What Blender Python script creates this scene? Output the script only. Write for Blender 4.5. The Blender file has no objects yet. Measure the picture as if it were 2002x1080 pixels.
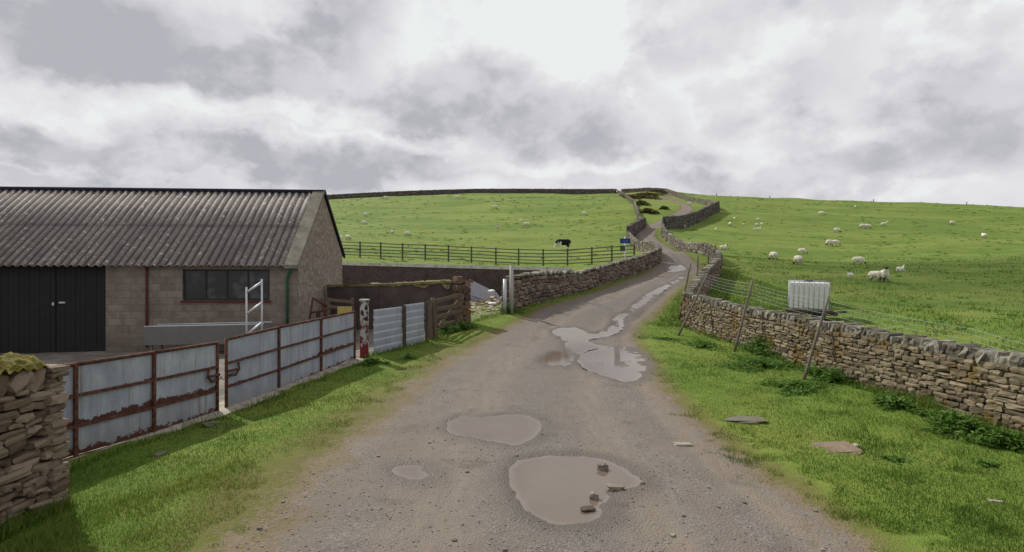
import bpy, bmesh, math, random
import numpy as np
from mathutils import Vector, Matrix, noise as mnoise
R = math.radians
random.seed(7)
rng = np.random.default_rng(11)
scene = bpy.context.scene
col = scene.collection

# ------------------------------------------------------------------ camera
CAMZ = 2.5
F = 1100.0
cam_d = bpy.data.cameras.new('camera'); cam = bpy.data.objects.new('camera', cam_d); col.objects.link(cam)
cam.location = (0, 0, CAMZ); cam.rotation_euler = (R(90), 0, 0)
cam_d.sensor_width = 36; cam_d.lens = F / 2002 * 36; cam_d.clip_end = 5000; cam_d.clip_start = .1
scene.camera = cam
scene.render.resolution_x = 1024; scene.render.resolution_y = 552
scene.view_settings.view_transform = 'Standard'; scene.view_settings.look = 'None'
scene.view_settings.exposure = 0.0; scene.view_settings.gamma = 1

# ------------------------------------------------------------------ sun
SUN_EL, SUN_AZ = 44, -46          # azimuth measured from +Y towards +X
sd = bpy.data.lights.new('sun', 'SUN'); sun = bpy.data.objects.new('sun', sd); col.objects.link(sun)
sd.energy = 4.6; sd.angle = R(0.8); sd.color = (1, .95, .87)
sv = Vector((math.sin(R(SUN_AZ)) * math.cos(R(SUN_EL)), math.cos(R(SUN_AZ)) * math.cos(R(SUN_EL)), math.sin(R(SUN_EL))))
sun.rotation_euler = sv.to_track_quat('Z', 'Y').to_euler()

# ------------------------------------------------------------------ node helpers
class NT:
    def __init__(s, tree): s.t = tree; s.n = tree.nodes; s.l = tree.links
    def new(s, typ, **kw):
        n = s.n.new(typ)
        for k, v in kw.items(): setattr(n, k, v)
        return n
    def set(s, sock, v):
        if isinstance(v, bpy.types.NodeSocket): s.l.new(v, sock)
        elif v is not None:
            if isinstance(v, (tuple, list)) and len(v) == 3 and sock.type == 'RGBA': v = (*v, 1)
            sock.default_value = v
    def math(s, op, a, b=None, c=None, clamp=False):
        n = s.new('ShaderNodeMath', operation=op, use_clamp=clamp)
        s.set(n.inputs[0], a)
        if b is not None: s.set(n.inputs[1], b)
        if c is not None: s.set(n.inputs[2], c)
        return n.outputs[0]
    def mix(s, f, a, b, mode='MIX'):
        n = s.new('ShaderNodeMix', data_type='RGBA', blend_type=mode)
        s.set(n.inputs['Factor'], f); s.set(n.inputs[6], a); s.set(n.inputs[7], b)
        return n.outputs[2]
    def noise(s, vec, scale, detail=4, rough=.55, dist=0, lac=2.0):
        n = s.new('ShaderNodeTexNoise'); s.set(n.inputs['Vector'], vec)
        n.inputs['Scale'].default_value = scale; n.inputs['Detail'].default_value = detail
        n.inputs['Roughness'].default_value = rough; n.inputs['Distortion'].default_value = dist
        n.inputs['Lacunarity'].default_value = lac
        return n.outputs['Fac']
    def ramp(s, f, lo, hi, a=0.0, b=1.0, smooth=True):
        n = s.new('ShaderNodeMapRange', interpolation_type='SMOOTHSTEP' if smooth else 'LINEAR')
        s.set(n.inputs['Value'], f); s.set(n.inputs['From Min'], lo); s.set(n.inputs['From Max'], hi)
        n.inputs['To Min'].default_value = a; n.inputs['To Max'].default_value = b
        return n.outputs[0]
    def attr(s, name):
        n = s.new('ShaderNodeAttribute', attribute_name=name); return n
    def pos(s): return s.new('ShaderNodeNewGeometry').outputs['Position']
    def obj(s): return s.new('ShaderNodeTexCoord').outputs['Object']
    def scale(s, vec, v):
        n = s.new('ShaderNodeVectorMath', operation='MULTIPLY'); s.set(n.inputs[0], vec); n.inputs[1].default_value = v
        return n.outputs[0]
    def bump(s, h, strength=.5, dist=.02, nrm=None):
        n = s.new('ShaderNodeBump'); s.set(n.inputs['Height'], h)
        n.inputs['Strength'].default_value = strength; n.inputs['Distance'].default_value = dist
        if nrm is not None: s.l.new(nrm, n.inputs['Normal'])
        return n.outputs[0]

def material(name, fn):
    m = bpy.data.materials.new(name); m.use_nodes = True
    t = NT(m.node_tree); t.n.clear()
    out = t.new('ShaderNodeOutputMaterial'); b = t.new('ShaderNodeBsdfPrincipled')
    t.l.new(b.outputs[0], out.inputs[0])
    b.inputs['Roughness'].default_value = .9; b.inputs['Specular IOR Level'].default_value = .2
    t.b = b; t.out = out
    fn(t)
    return m

def rgbmix(t, stops, f):
    n = t.new('ShaderNodeValToRGB'); t.set(n.inputs[0], f)
    r = n.color_ramp
    while len(r.elements) < len(stops): r.elements.new(.5)
    for e, (p, c) in zip(r.elements, stops): e.position = p; e.color = (*c, 1)
    return n.outputs[0]

# ------------------------------------------------------------------ world: sky texture with a broken cloud cover
w = bpy.data.worlds.new('World'); scene.world = w; w.use_nodes = True
t = NT(w.node_tree); t.n.clear()
out = t.new('ShaderNodeOutputWorld'); bg = t.new('ShaderNodeBackground'); t.l.new(bg.outputs[0], out.inputs[0])
bg.inputs[1].default_value = .1
sky = t.new('ShaderNodeTexSky', sky_type='NISHITA'); sky.sun_disc = False
sky.sun_elevation = R(SUN_EL); sky.sun_rotation = R(SUN_AZ % 360); sky.air_density = 1; sky.dust_density = 1.5
gen = t.new('ShaderNodeTexCoord').outputs['Generated']
sep = t.new('ShaderNodeSeparateXYZ'); t.l.new(gen, sep.inputs[0])
az = t.math('ARCTAN2', sep.outputs[0], sep.outputs[1])
el = t.math('ARCSINE', sep.outputs[2])
comb = t.new('ShaderNodeCombineXYZ'); t.l.new(az, comb.inputs[0]); t.l.new(t.math('MULTIPLY', el, 1.35), comb.inputs[1])
cv = comb.outputs[0]
wn = t.new('ShaderNodeTexNoise'); t.l.new(cv, wn.inputs['Vector']); wn.inputs['Scale'].default_value = 5.0; wn.inputs['Detail'].default_value = 7; wn.inputs['Roughness'].default_value = .58
ws = t.new('ShaderNodeSeparateColor'); t.l.new(wn.outputs['Color'], ws.inputs[0])
azw = t.math('ADD', az, t.math('MULTIPLY', t.math('SUBTRACT', ws.outputs[0], .5), .42))
elw = t.math('ADD', el, t.math('MULTIPLY', t.math('SUBTRACT', ws.outputs[1], .5), .22))
def sky_ellipse(px, row, rx, ry, soft=.5):
    a = math.atan((px - 1001) / F); e = math.atan((540 - row) / F * math.cos(a))
    ra = rx / F * math.cos(a) ** 2; re = ry / F * math.cos(a)
    dx = t.math('DIVIDE', t.math('SUBTRACT', azw, a), ra); dy = t.math('DIVIDE', t.math('SUBTRACT', elw, e), re)
    d = t.math('SQRT', t.math('ADD', t.math('MULTIPLY', dx, dx), t.math('MULTIPLY', dy, dy)))
    return t.ramp(d, 1 + soft, 1 - soft)
DARK = [(170, 60, 330, 120, .66), (420, 120, 280, 65, .62), (650, 50, 130, 95, .58), (120, 265, 220, 50, .74), (640, 330, 320, 42, .62), (330, 330, 160, 24, .5), (110, 345, 250, 28, .45),
        (880, 210, 290, 75, .58), (1060, 240, 150, 65, .5), (1130, 285, 160, 25, .4), (1360, 60, 110, 50, .35), (1900, 260, 240, 120, .42),
        (1600, 345, 420, 35, .4), (1500, 170, 150, 60, .38), (1720, 220, 160, 40, .35), (1270, 240, 60, 110, .25), (1330, 310, 130, 24, .35)]
LIGHT = [(1040, 60, 210, 120, .7), (250, 195, 230, 30, .7), (560, 225, 220, 30, .7), (700, 290, 220, 22, .5), (1450, 130, 140, 70, .6), (1720, 110, 190, 60, .6), (200, 235, 100, 20, .4),
         (1030, 335, 220, 16, .5), (1800, 380, 150, 14, .4)]
acc = 0.0
for (px, row, rx, ry, k) in DARK:
    acc = t.math('MAXIMUM', acc, t.math('MULTIPLY', sky_ellipse(px, row, rx, ry), k))
lacc = 0.0
for (px, row, rx, ry, k) in LIGHT:
    lacc = t.math('MAXIMUM', lacc, t.math('MULTIPLY', sky_ellipse(px, row, rx, ry, .6), k))
n1 = t.noise(cv, 3.6, 9, .55, 0); n2 = t.noise(cv, 10.0, 8, .58, 0)
base = t.math('ADD', t.math('MULTIPLY', t.ramp(n1, .38, .60), .26), t.math('MULTIPLY', t.ramp(n2, .38, .62), .30))
dens = t.math('SUBTRACT', t.math('ADD', base, acc), t.math('MULTIPLY', lacc, .55), clamp=True)
ccol = rgbmix(t, [(0, (.90, .935, .93)), (.22, (.84, .83, .855)), (.6, (.715, .705, .745)), (1, (.49, .50, .54))], dens)
cl10 = t.new('ShaderNodeVectorMath', operation='SCALE'); t.l.new(ccol, cl10.inputs[0]); cl10.inputs[3].default_value = 9.2
gap = t.math('MULTIPLY', sky_ellipse(1660, -20, 130, 20, .6), .35)
final = t.mix(gap, cl10.outputs[0], sky.outputs[0])
t.l.new(final, bg.inputs[0])

# ------------------------------------------------------------------ scene-graph helpers
def tag(o, label=None, cat=None, group=None, kind=None):
    if label: o['label'] = label
    if cat: o['category'] = cat
    if group: o['group'] = group
    if kind: o['kind'] = kind
    return o
def empty(name, loc=(0, 0, 0), rz=0):
    o = bpy.data.objects.new(name, None); col.objects.link(o); o.location = loc; o.rotation_euler = (0, 0, rz)
    o.empty_display_size = .2
    return o
def np_mesh(name, V, Fq, mat, parent=None, smooth=False, attrs=None):
    me = bpy.data.meshes.new(name)
    V = np.asarray(V, dtype=np.float32).reshape(-1, 3); Fq = np.asarray(Fq, dtype=np.int32); k = Fq.shape[1]
    me.vertices.add(len(V)); me.vertices.foreach_set('co', V.ravel())
    me.loops.add(Fq.size); me.loops.foreach_set('vertex_index', Fq.ravel())
    me.polygons.add(len(Fq)); me.polygons.foreach_set('loop_start', np.arange(0, Fq.size, k, dtype=np.int32))
    me.polygons.foreach_set('loop_total', np.full(len(Fq), k, dtype=np.int32))
    me.update(calc_edges=True)
    me.polygons.foreach_set('use_smooth', np.full(len(Fq), smooth, dtype=bool))
    for nm, arr in (attrs or {}).items():
        a = me.attributes.new(nm, 'FLOAT', 'POINT'); a.data.foreach_set('value', np.asarray(arr, dtype=np.float32))
    me.materials.append(mat)
    o = bpy.data.objects.new(name, me); col.objects.link(o); o.parent = parent
    return o
class MB:
    """collects simple shapes and links them as one mesh"""
    def __init__(s): s.v = []; s.f = []; s.a = []
    def add(s, vs, fs, a=0.0):
        b = len(s.v); s.v += [tuple(v) for v in vs]; s.f += [tuple(i + b for i in f) for f in fs]; s.a += [a] * len(vs)
        return s
    def box(s, c, size, rot=None, bev=0.0, a=0.0):
        hx, hy, hz = size[0] / 2, size[1] / 2, size[2] / 2
        M = rot.to_3x3() if rot is not None else Matrix.Identity(3)
        c = Vector(c)
        if bev <= 0:
            vs = [c + M @ Vector((x * hx, y * hy, z * hz)) for x in (-1, 1) for y in (-1, 1) for z in (-1, 1)]
            return s.add(vs, [(0, 1, 3, 2), (4, 6, 7, 5), (0, 4, 5, 1), (2, 3, 7, 6), (0, 2, 6, 4), (1, 5, 7, 3)], a)
        bm = bmesh.new(); bmesh.ops.create_cube(bm, size=2)
        for v in bm.verts: v.co = Vector((v.co.x * hx, v.co.y * hy, v.co.z * hz))
        bmesh.ops.bevel(bm, geom=bm.edges[:], offset=bev, segments=2, affect='EDGES')
        bm.verts.ensure_lookup_table()
        vs = [c + M @ v.co for v in bm.verts]; fs = [tuple(v.index for v in f.verts) for f in bm.faces]
        bm.free(); return s.add(vs, fs, a)
    def beam(s, p, q, wdt, hgt, bev=0.0, up=(0, 0, 1), a=0.0):
        p, q = Vector(p), Vector(q); d = q - p; L = d.length; x = d / L
        y = Vector(up).cross(x); y.normalize(); z = x.cross(y)
        M = Matrix((x, y, z)).transposed()
        return s.box((p + q) / 2, (L, wdt, hgt), M.to_4x4(), bev, a)
    def tube(s, pts, r, n=8, caps=True, a=0.0):
        pts = [Vector(p) for p in pts]; rs = r if isinstance(r, (list, tuple)) else [r] * len(pts)
        rings = []; prev = None
        for i, p in enumerate(pts):
            d = (pts[min(i + 1, len(pts) - 1)] - pts[max(i - 1, 0)]).normalized()
            u = (Vector((0, 0, 1)) if abs(d.z) < .9 else Vector((0, 1, 0))).cross(d) if prev is None else prev - d * prev.dot(d)
            u.normalize(); prev = u; v = d.cross(u)
            rings.append([p + (u * math.cos(2 * math.pi * k / n) + v * math.sin(2 * math.pi * k / n)) * rs[i] for k in range(n)])
        vs = [q for rg in rings for q in rg]; fs = []
        for i in range(len(pts) - 1):
            for k in range(n):
                fs.append((i * n + k, i * n + (k + 1) % n, (i + 1) * n + (k + 1) % n, (i + 1) * n + k))
        if caps: fs += [tuple(range(n))[::-1], tuple((len(pts) - 1) * n + k for k in range(n))]
        return s.add(vs, fs, a)
    def ell(s, c, r, rot=None, nu=14, nv=9, a=0.0):
        M = rot.to_3x3() if rot is not None else Matrix.Identity(3); c = Vector(c); vs = []; fs = []
        for j in range(nv + 1):
            th = math.pi * (j / nv * .98 + .01)
            for i in range(nu):
                ph = 2 * math.pi * i / nu
                vs.append(c + M @ Vector((r[0] * math.cos(ph) * math.sin(th), r[1] * math.sin(ph) * math.sin(th), r[2] * math.cos(th))))
        for j in range(nv):
            for i in range(nu): fs.append((j * nu + i, (j + 1) * nu + i, (j + 1) * nu + (i + 1) % nu, j * nu + (i + 1) % nu))
        fs += [tuple(range(nu)), tuple((nv * nu + i) for i in range(nu))[::-1]]
        return s.add(vs, fs, a)
    def build(s, name, mat, parent=None, smooth=False):
        me = bpy.data.meshes.new(name); me.from_pydata(s.v, [], s.f); me.update()
        bm = bmesh.new(); bm.from_mesh(me); bmesh.ops.recalc_face_normals(bm, faces=bm.faces); bm.to_mesh(me); bm.free()
        at = me.attributes.new('tint', 'FLOAT', 'POINT'); at.data.foreach_set('value', np.array(s.a, dtype=np.float32))
        if smooth:
            for p in me.polygons: p.use_smooth = True
        me.materials.append(mat)
        o = bpy.data.objects.new(name, me); col.objects.link(o); o.parent = parent
        return o

# ------------------------------------------------------------------ terrain
def P(px, row, d): return ((px - 1001) / F * d, d, CAMZ + (540 - row) / F * d)
def vnoise(x, y, s, seed=0):
    x = np.asarray(x) / s; y = np.asarray(y) / s
    xi = np.floor(x).astype(np.int64); yi = np.floor(y).astype(np.int64); fx = x - xi; fy = y - yi
    fx = fx * fx * (3 - 2 * fx); fy = fy * fy * (3 - 2 * fy)
    def h(a, b):
        n = (a * 374761393 + b * 668265263 + seed * 1442695041) & 0xFFFFFFFF
        n = ((n ^ (n >> 13)) * 1274126177) & 0xFFFFFFFF
        return ((n ^ (n >> 16)) & 0xFFFF) / 65535.0
    return (h(xi, yi) * (1 - fx) + h(xi + 1, yi) * fx) * (1 - fy) + (h(xi, yi + 1) * (1 - fx) + h(xi + 1, yi + 1) * fx) * fy - .5
class TPS:
    def __init__(s, pts, lam=.02):
        A = np.array(pts, float); s.p = A[:, :2] / 10; z = A[:, 2]; n = len(A)
        K = s.k(s.p, s.p) + lam * np.eye(n); Q = np.c_[np.ones(n), s.p]
        M = np.zeros((n + 3, n + 3)); M[:n, :n] = K; M[:n, n:] = Q; M[n:, :n] = Q.T
        s.w = np.linalg.solve(M, np.r_[z, 0, 0, 0])
    def k(s, a, b):
        r2 = ((a[:, None, :] - b[None]) ** 2).sum(-1); return r2 * np.log(r2 + 1e-9) * .5
    def __call__(s, x, y):
        q = np.stack([np.ravel(x), np.ravel(y)], 1) / 10; out = np.empty(len(q))
        for i in range(0, len(q), 40000):
            b = q[i:i + 40000]; out[i:i + 40000] = s.k(b, s.p) @ s.w[:-3] + s.w[-3] + b @ s.w[-2:]
        return out.reshape(np.shape(x))
FAR = [P(1228, 467, 70), P(1258, 445, 88), P(1240, 402, 120), P(1205, 379, 157), P(1290, 375, 158), P(1290, 463, 72), P(1300, 447, 84), P(1405, 412, 112),
       P(1350, 395, 138), P(950, 379, 160), P(800, 383, 162), P(640, 391, 165), P(400, 402, 165), P(100, 420, 165),
       P(900, 465, 72), P(1100, 491, 60), P(700, 468, 66), P(700, 428, 108), P(950, 425, 108), P(1130, 425, 105), P(1500, 455, 90), P(1605, 422, 116),
       P(1900, 465, 85), P(1625, 484, 74), P(1512, 507, 57), P(1400, 382, 162), P(1560, 389, 163), P(1700, 394, 163), P(2002, 408, 165), P(1900, 430, 125), P(300, 460, 80), P(0, 470, 90),
       (-60, 230, 24), (30, 230, 27), (120, 230, 21), (-120, 240, 18), (220, 220, 10), (30, 400, 12), (-200, 380, 0), (250, 380, 0), (-200, 150, 14), (250, 140, 12), (200, 60, 3), (-190, 60, 8)]
NEAR = [(-6, 2, 0), (0, 2, 0), (6, 2, 0), (-12, 3, 0), (14, 3, .1), (0, -12, 0), (-14, -12, 0), (16, -12, 0), (0, 6.5, 0), (-5.2, 6.5, 0), (-5.3, 10.1, .03), (-4.1, 14.7, .31), (-2.75, 18.2, .38),
        (0, 10, .03), (3, 10, 0), (2, 15, .2), P(915, 632, 21), P(985, 605, 23), P(1078, 584, 25.6), P(1137, 567, 28.6), P(1196, 548, 31.8), P(1255, 531, 35.6), P(1288, 512, 38.3), (4, 21, .6), (5, 25, 1.15),
        (7.2, 6, -.03), (7.3, 8.6, -.03), (7.0, 12.5, .1), (7.0, 18.5, .2), (6.6, 22.8, .47), P(1350, 528, 36), P(1400, 520, 40), P(1310, 492, 50), P(1250, 492, 52)]
RF = TPS(NEAR + FAR + [P(1582, 628, 20), P(2002, 690, 12.5), (9, 10, .45), (14, 6, .5), P(1720, 553, 31), P(1720, 520, 45), P(2002, 600, 24), P(2002, 510, 50), (40, 8, 1.0), (90, 20, 2)])
LF = TPS(FAR + [(-9.4, 30.6, 3.22), P(900, 521, 30), (2.9, 27.9, 2.66), (7, 34.5, 3.2), P(1288, 512, 38.3), P(665, 503, 44), P(900, 513, 43), P(1100, 522, 41), P(1250, 495, 52), (-30, 31, 3.2), (-30, 44, 4.4), (-80, 31, 3.5), (-90, 50, 6), (-14, 34, 3.4)])
YF = TPS([(-60, 18, 0), (-25, 18, 0), (-13, 18, .02), (-7, 18.6, .15), (-6.0, 6.5, 0), (-5.3, 10.1, .03), (-4.1, 14.7, .31), (-2.75, 18.2, .38), (-1.8, 21, .72), (-.4, 23, 1.1), (1.3, 25, 1.3),
          (2.6, 27, 1.4), (-2, 27, 1.3), (-8, 28, .7), (-20, 10, 0), (-9, 10, 0), (-9, 2, 0), (-12, -12, 0), (-40, 0, 0), (-30, 28, .6)])
RWL = [(-.25, 22.6), (2.94, 27.5), (9.8, 38), (11.3, 52), (14.5, 72), (20, 88), (26, 120), (30, 157), (30, 500)]       # roadside wall line
GL = [(-6.4, -20), (-6.3, 6.3), (-5.29, 10.1), (-4.1, 14.7), (-2.75, 18.2), (-1.8, 20.9)] + RWL[:2]
def sst(v, a, b):
    q = np.clip((v - a) / (b - a), 0, 1); return q * q * (3 - 2 * q)
def line_x(L, y): return np.interp(y, [p[1] for p in L], [p[0] for p in L])
def yW(x): return 30.6 + (np.asarray(x) + 9.3) * (-3.0 / 12.24) * (np.asarray(x) > -9.3)
def H0(x, y):
    x = np.asarray(x, float); y = np.asarray(y, float)
    r = RF(x, y); l = LF(x, y); yd = YF(x, y)
    hw = .13 + np.clip(y - 38, 0, 60) * .35
    wl = sst(line_x(RWL, y) - .12 * (y < 38.4) - x, -hw, hw) * sst(y - yW(x), -.12, .12)          # left field
    wy = sst(line_x(GL, y) - x, -.13, .13) * (1 - sst(y - yW(x), -.12, .12))    # yard
    wy = np.where(x > 2.94, 0, wy)
    wl = np.where((y < 27.4) & (x > -.3), 0, wl)
    z = r * (1 - wl) + l * wl
    return z * (1 - wy) + yd * wy
def hit(px, row):
    ts = np.concatenate([np.arange(3, 60, .05), np.arange(60, 400, .4)])
    xs = (px - 1001) / F * ts; zs = CAMZ + (540 - row) / F * ts
    g = zs - H0(xs, ts)
    i = np.argmax(g < 0) if (g < 0).any() else len(ts) - 1
    if i > 0: tt = ts[i - 1] + (ts[i] - ts[i - 1]) * g[i - 1] / (g[i - 1] - g[i] + 1e-9)
    else: tt = ts[0]
    return Vector(((px - 1001) / F * tt, tt, CAMZ + (540 - row) / F * tt))
def hz(x, y): return float(H0(np.array([x]), np.array([y]))[0])

# road: left/right edges traced, then dropped on the terrain
LE = [(430, 1140), (490, 1065), (560, 965), (650, 890), (745, 815), (810, 755), (890, 700), (985, 650), (1065, 618), (1130, 592), (1190, 567), (1246, 545), (1303, 520)]
RE = [(1790, 1140), (1690, 1065), (1545, 965), (1440, 890), (1350, 815), (1290, 755), (1264, 700), (1240, 655), (1244, 618), (1284, 592), (1318, 567), (1347, 545), (1358, 520)]
cl = [(Vector((.1, -8, 0)), 2.9), (Vector((.1, 2, 0)), 2.85)]
for a, b in zip(LE, RE):
    A, B = hit(*a), hit(*b); cl.append(((A + B) / 2, (B - A).length / 2))
pts = [c for c, _ in cl]
hwid = []
for i, (c, h) in enumerate(cl):
    d = (pts[min(i + 1, len(pts) - 1)] - pts[max(i - 1, 0)]).normalized(); hwid.append(max(1.25, h * (abs(d.y) if i > 3 else 1)))
for px, row in [(1318, 500), (1294, 487), (1272, 472), (1262, 460), (1265, 449), (1282, 441), (1303, 431), (1330, 419), (1344, 409), (1336, 399), (1318, 392), (1303, 386), (1296, 380)]:
    pts.append(hit(px, row)); hwid.append(1.1 if row > 455 else (1.15 if row > 400 else .55))
RC = np.array([(p.x, p.y) for p in pts]); RH = np.array(hwid)
def road_sd(x, y):
    """positive inside the road, metres"""
    best = np.full(np.shape(x), -1e9)
    for i in range(len(RC) - 1):
        a, b = RC[i], RC[i + 1]; d = b - a; L2 = (d ** 2).sum()
        tt = np.clip(((x - a[0]) * d[0] + (y - a[1]) * d[1]) / L2, 0, 1)
        dist = np.hypot(x - a[0] - tt * d[0], y - a[1] - tt * d[1])
        best = np.maximum(best, RH[i] + (RH[i + 1] - RH[i]) * tt - dist)
    return best
def poly_sd(x, y, poly):
    """positive inside"""
    inside = np.zeros(np.shape(x), bool); dm = np.full(np.shape(x), 1e9)
    n = len(poly)
    for i in range(n):
        ax, ay = poly[i]; bx, by = poly[(i + 1) % n]
        c = ((ay > y) != (by > y)) & (x < (bx - ax) * (y - ay) / (by - ay + 1e-12) + ax); inside ^= c
        dx, dy = bx - ax, by - ay; tt = np.clip(((x - ax) * dx + (y - ay) * dy) / (dx * dx + dy * dy + 1e-12), 0, 1)
        dm = np.minimum(dm, np.hypot(x - ax - tt * dx, y - ay - tt * dy))
    return np.where(inside, dm, -dm)
def smooth_poly(pl, it=3):
    for _ in range(it):
        q = []
        for i in range(len(pl)):
            a, b = pl[i], pl[(i + 1) % len(pl)]
            q += [(a[0] * .75 + b[0] * .25, a[1] * .75 + b[1] * .25), (a[0] * .25 + b[0] * .75, a[1] * .25 + b[1] * .75)]
        pl = q
    return pl
PUD = [
 ('large brown puddle with stones in it, nearest the camera', [(1000, 905), (1035, 893), (1100, 889), (1165, 893), (1215, 910), (1258, 943), (1225, 958), (1190, 962), (1200, 978), (1165, 985), (1185, 1003), (1150, 1026), (1090, 1032), (1040, 1012), (1012, 982), (998, 940)]),
 ('wide shallow puddle in the left wheel track', [(868, 826), (900, 811), (925, 818), (960, 813), (1020, 809), (1060, 824), (1055, 850), (1020, 869), (990, 866), (930, 858), (880, 850)]),
 ('smallest puddle, oval, left of the others', [(758, 918), (785, 907), (825, 909), (838, 925), (820, 938), (785, 939)]),
 ('grey puddle touching the right grass verge', [(1138, 692), (1180, 681), (1240, 678), (1266, 710), (1260, 727), (1240, 749), (1190, 739), (1150, 724), (1128, 707)]),
 ('small round puddle left of the one by the verge', [(1058, 705), (1075, 688), (1112, 686), (1122, 703), (1105, 718), (1070, 718)]),
 ('ragged pale puddle at the top of the puddle cluster', [(1078, 643), (1130, 640), (1150, 652), (1205, 648), (1178, 660), (1140, 663), (1165, 676), (1202, 678), (1150, 683), (1128, 697), (1105, 686), (1110, 668), (1090, 658)]),
 ('thin trickle of water running down the lane', [(1178, 656), (1200, 632), (1197, 622), (1222, 610), (1250, 588), (1262, 575), (1285, 565), (1320, 547), (1341, 535), (1340, 543), (1310, 561), (1290, 573), (1268, 590), (1245, 606), (1218, 622), (1222, 640), (1200, 656)]),
 ('patch of standing water at the lane bend', [(1303, 527), (1318, 517), (1345, 520), (1338, 529), (1310, 533)])]
PW = []
for lab, pl in PUD:
    pw = [(h.x, h.y) for h in (hit(*p) for p in pl)]
    pw = smooth_poly(pw, 3)
    PW.append([(x + .06 * float(vnoise(x, y, .25, 3)) + .05 * float(vnoise(x, y, .09, 6)), y + (.1 if y < 12 else .25) * float(vnoise(x, y, .25, 5)) + .06 * float(vnoise(x, y, .1, 7))) for x, y in pw])
def road_lat(x, y):
    best = np.full(np.shape(x), 1e9); out_ = np.zeros(np.shape(x))
    for i in range(len(RC) - 1):
        a, b = RC[i], RC[i + 1]; d = b - a; L2 = (d ** 2).sum()
        tt = np.clip(((x - a[0]) * d[0] + (y - a[1]) * d[1]) / L2, 0, 1); ex = x - a[0] - tt * d[0]; ey = y - a[1] - tt * d[1]; dist = np.hypot(ex, ey)
        sgn = np.sign(ex * d[1] - ey * d[0]); m = dist < best; best = np.where(m, dist, best); out_ = np.where(m, dist * sgn / (RH[i] + (RH[i + 1] - RH[i]) * tt), out_)
    return out_
def pud_sd(x, y):
    best = np.full(np.shape(x), -5.0)
    for pl in PW:
        X = [p[0] for p in pl]; Y = [p[1] for p in pl]
        m = (x > min(X) - .8) & (x < max(X) + .8) & (y > min(Y) - .8) & (y < max(Y) + .8)
        if m.any(): best[m] = np.maximum(best[m], poly_sd(x[m], y[m], pl))
    return best
def H(x, y, full=False):
    x = np.asarray(x, float); y = np.asarray(y, float)
    z = H0(x, y); rd = road_sd(x, y); pd = pud_sd(x, y)
    near = sst(pd, -.5, -.05)
    onroad = sst(rd, -.5, .3)
    far = sst(y, 40, 70)
    n = vnoise(x, y, 1.3, 1) * .06 + vnoise(x, y, .45, 2) * .035 + vnoise(x, y, .17, 4) * .02
    lat = road_lat(x, y) + .06 * vnoise(x, y, 2.5, 17)
    rut = -.035 * (np.exp(-((lat + .42) / .11) ** 2) + np.exp(-((lat - .36) / .11) ** 2) + .8 * np.exp(-((lat - .80) / .07) ** 2)) * (.7 + .8 * vnoise(x, y, 1.6, 18))
    nf = vnoise(x, y, 9, 8) * .55 + vnoise(x, y, 3, 9) * .16
    r = vnoise(x, y, .9, 11) * .02 + vnoise(x, y, .25, 12) * .012 + vnoise(x, y, .1, 14) * .008
    z = z + (n * (1 - onroad) * (1 - .0 * far) + nf * far * (1 - onroad)) + (r * (1 + 1.6 * (y > 14) * near) * (1 - .35 * near * (y <= 14)) + rut * (1 - near) * (1 - far)) * onroad
    z = z + .03 * sst(-rd, .0, .5) * (1 - far)                 # verge a touch proud of the lane
    z = z + .010 * sst(pd, -.4, -.1) * (1 - sst(pd, -.1, 0)) - .012 * sst(pd, -.06, .06) - .02 * sst(pd, .1, .35)
    return (z, rd, pd) if full else z
def hf(x, y): return float(H(np.array([x]), np.array([y]))[0])

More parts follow.
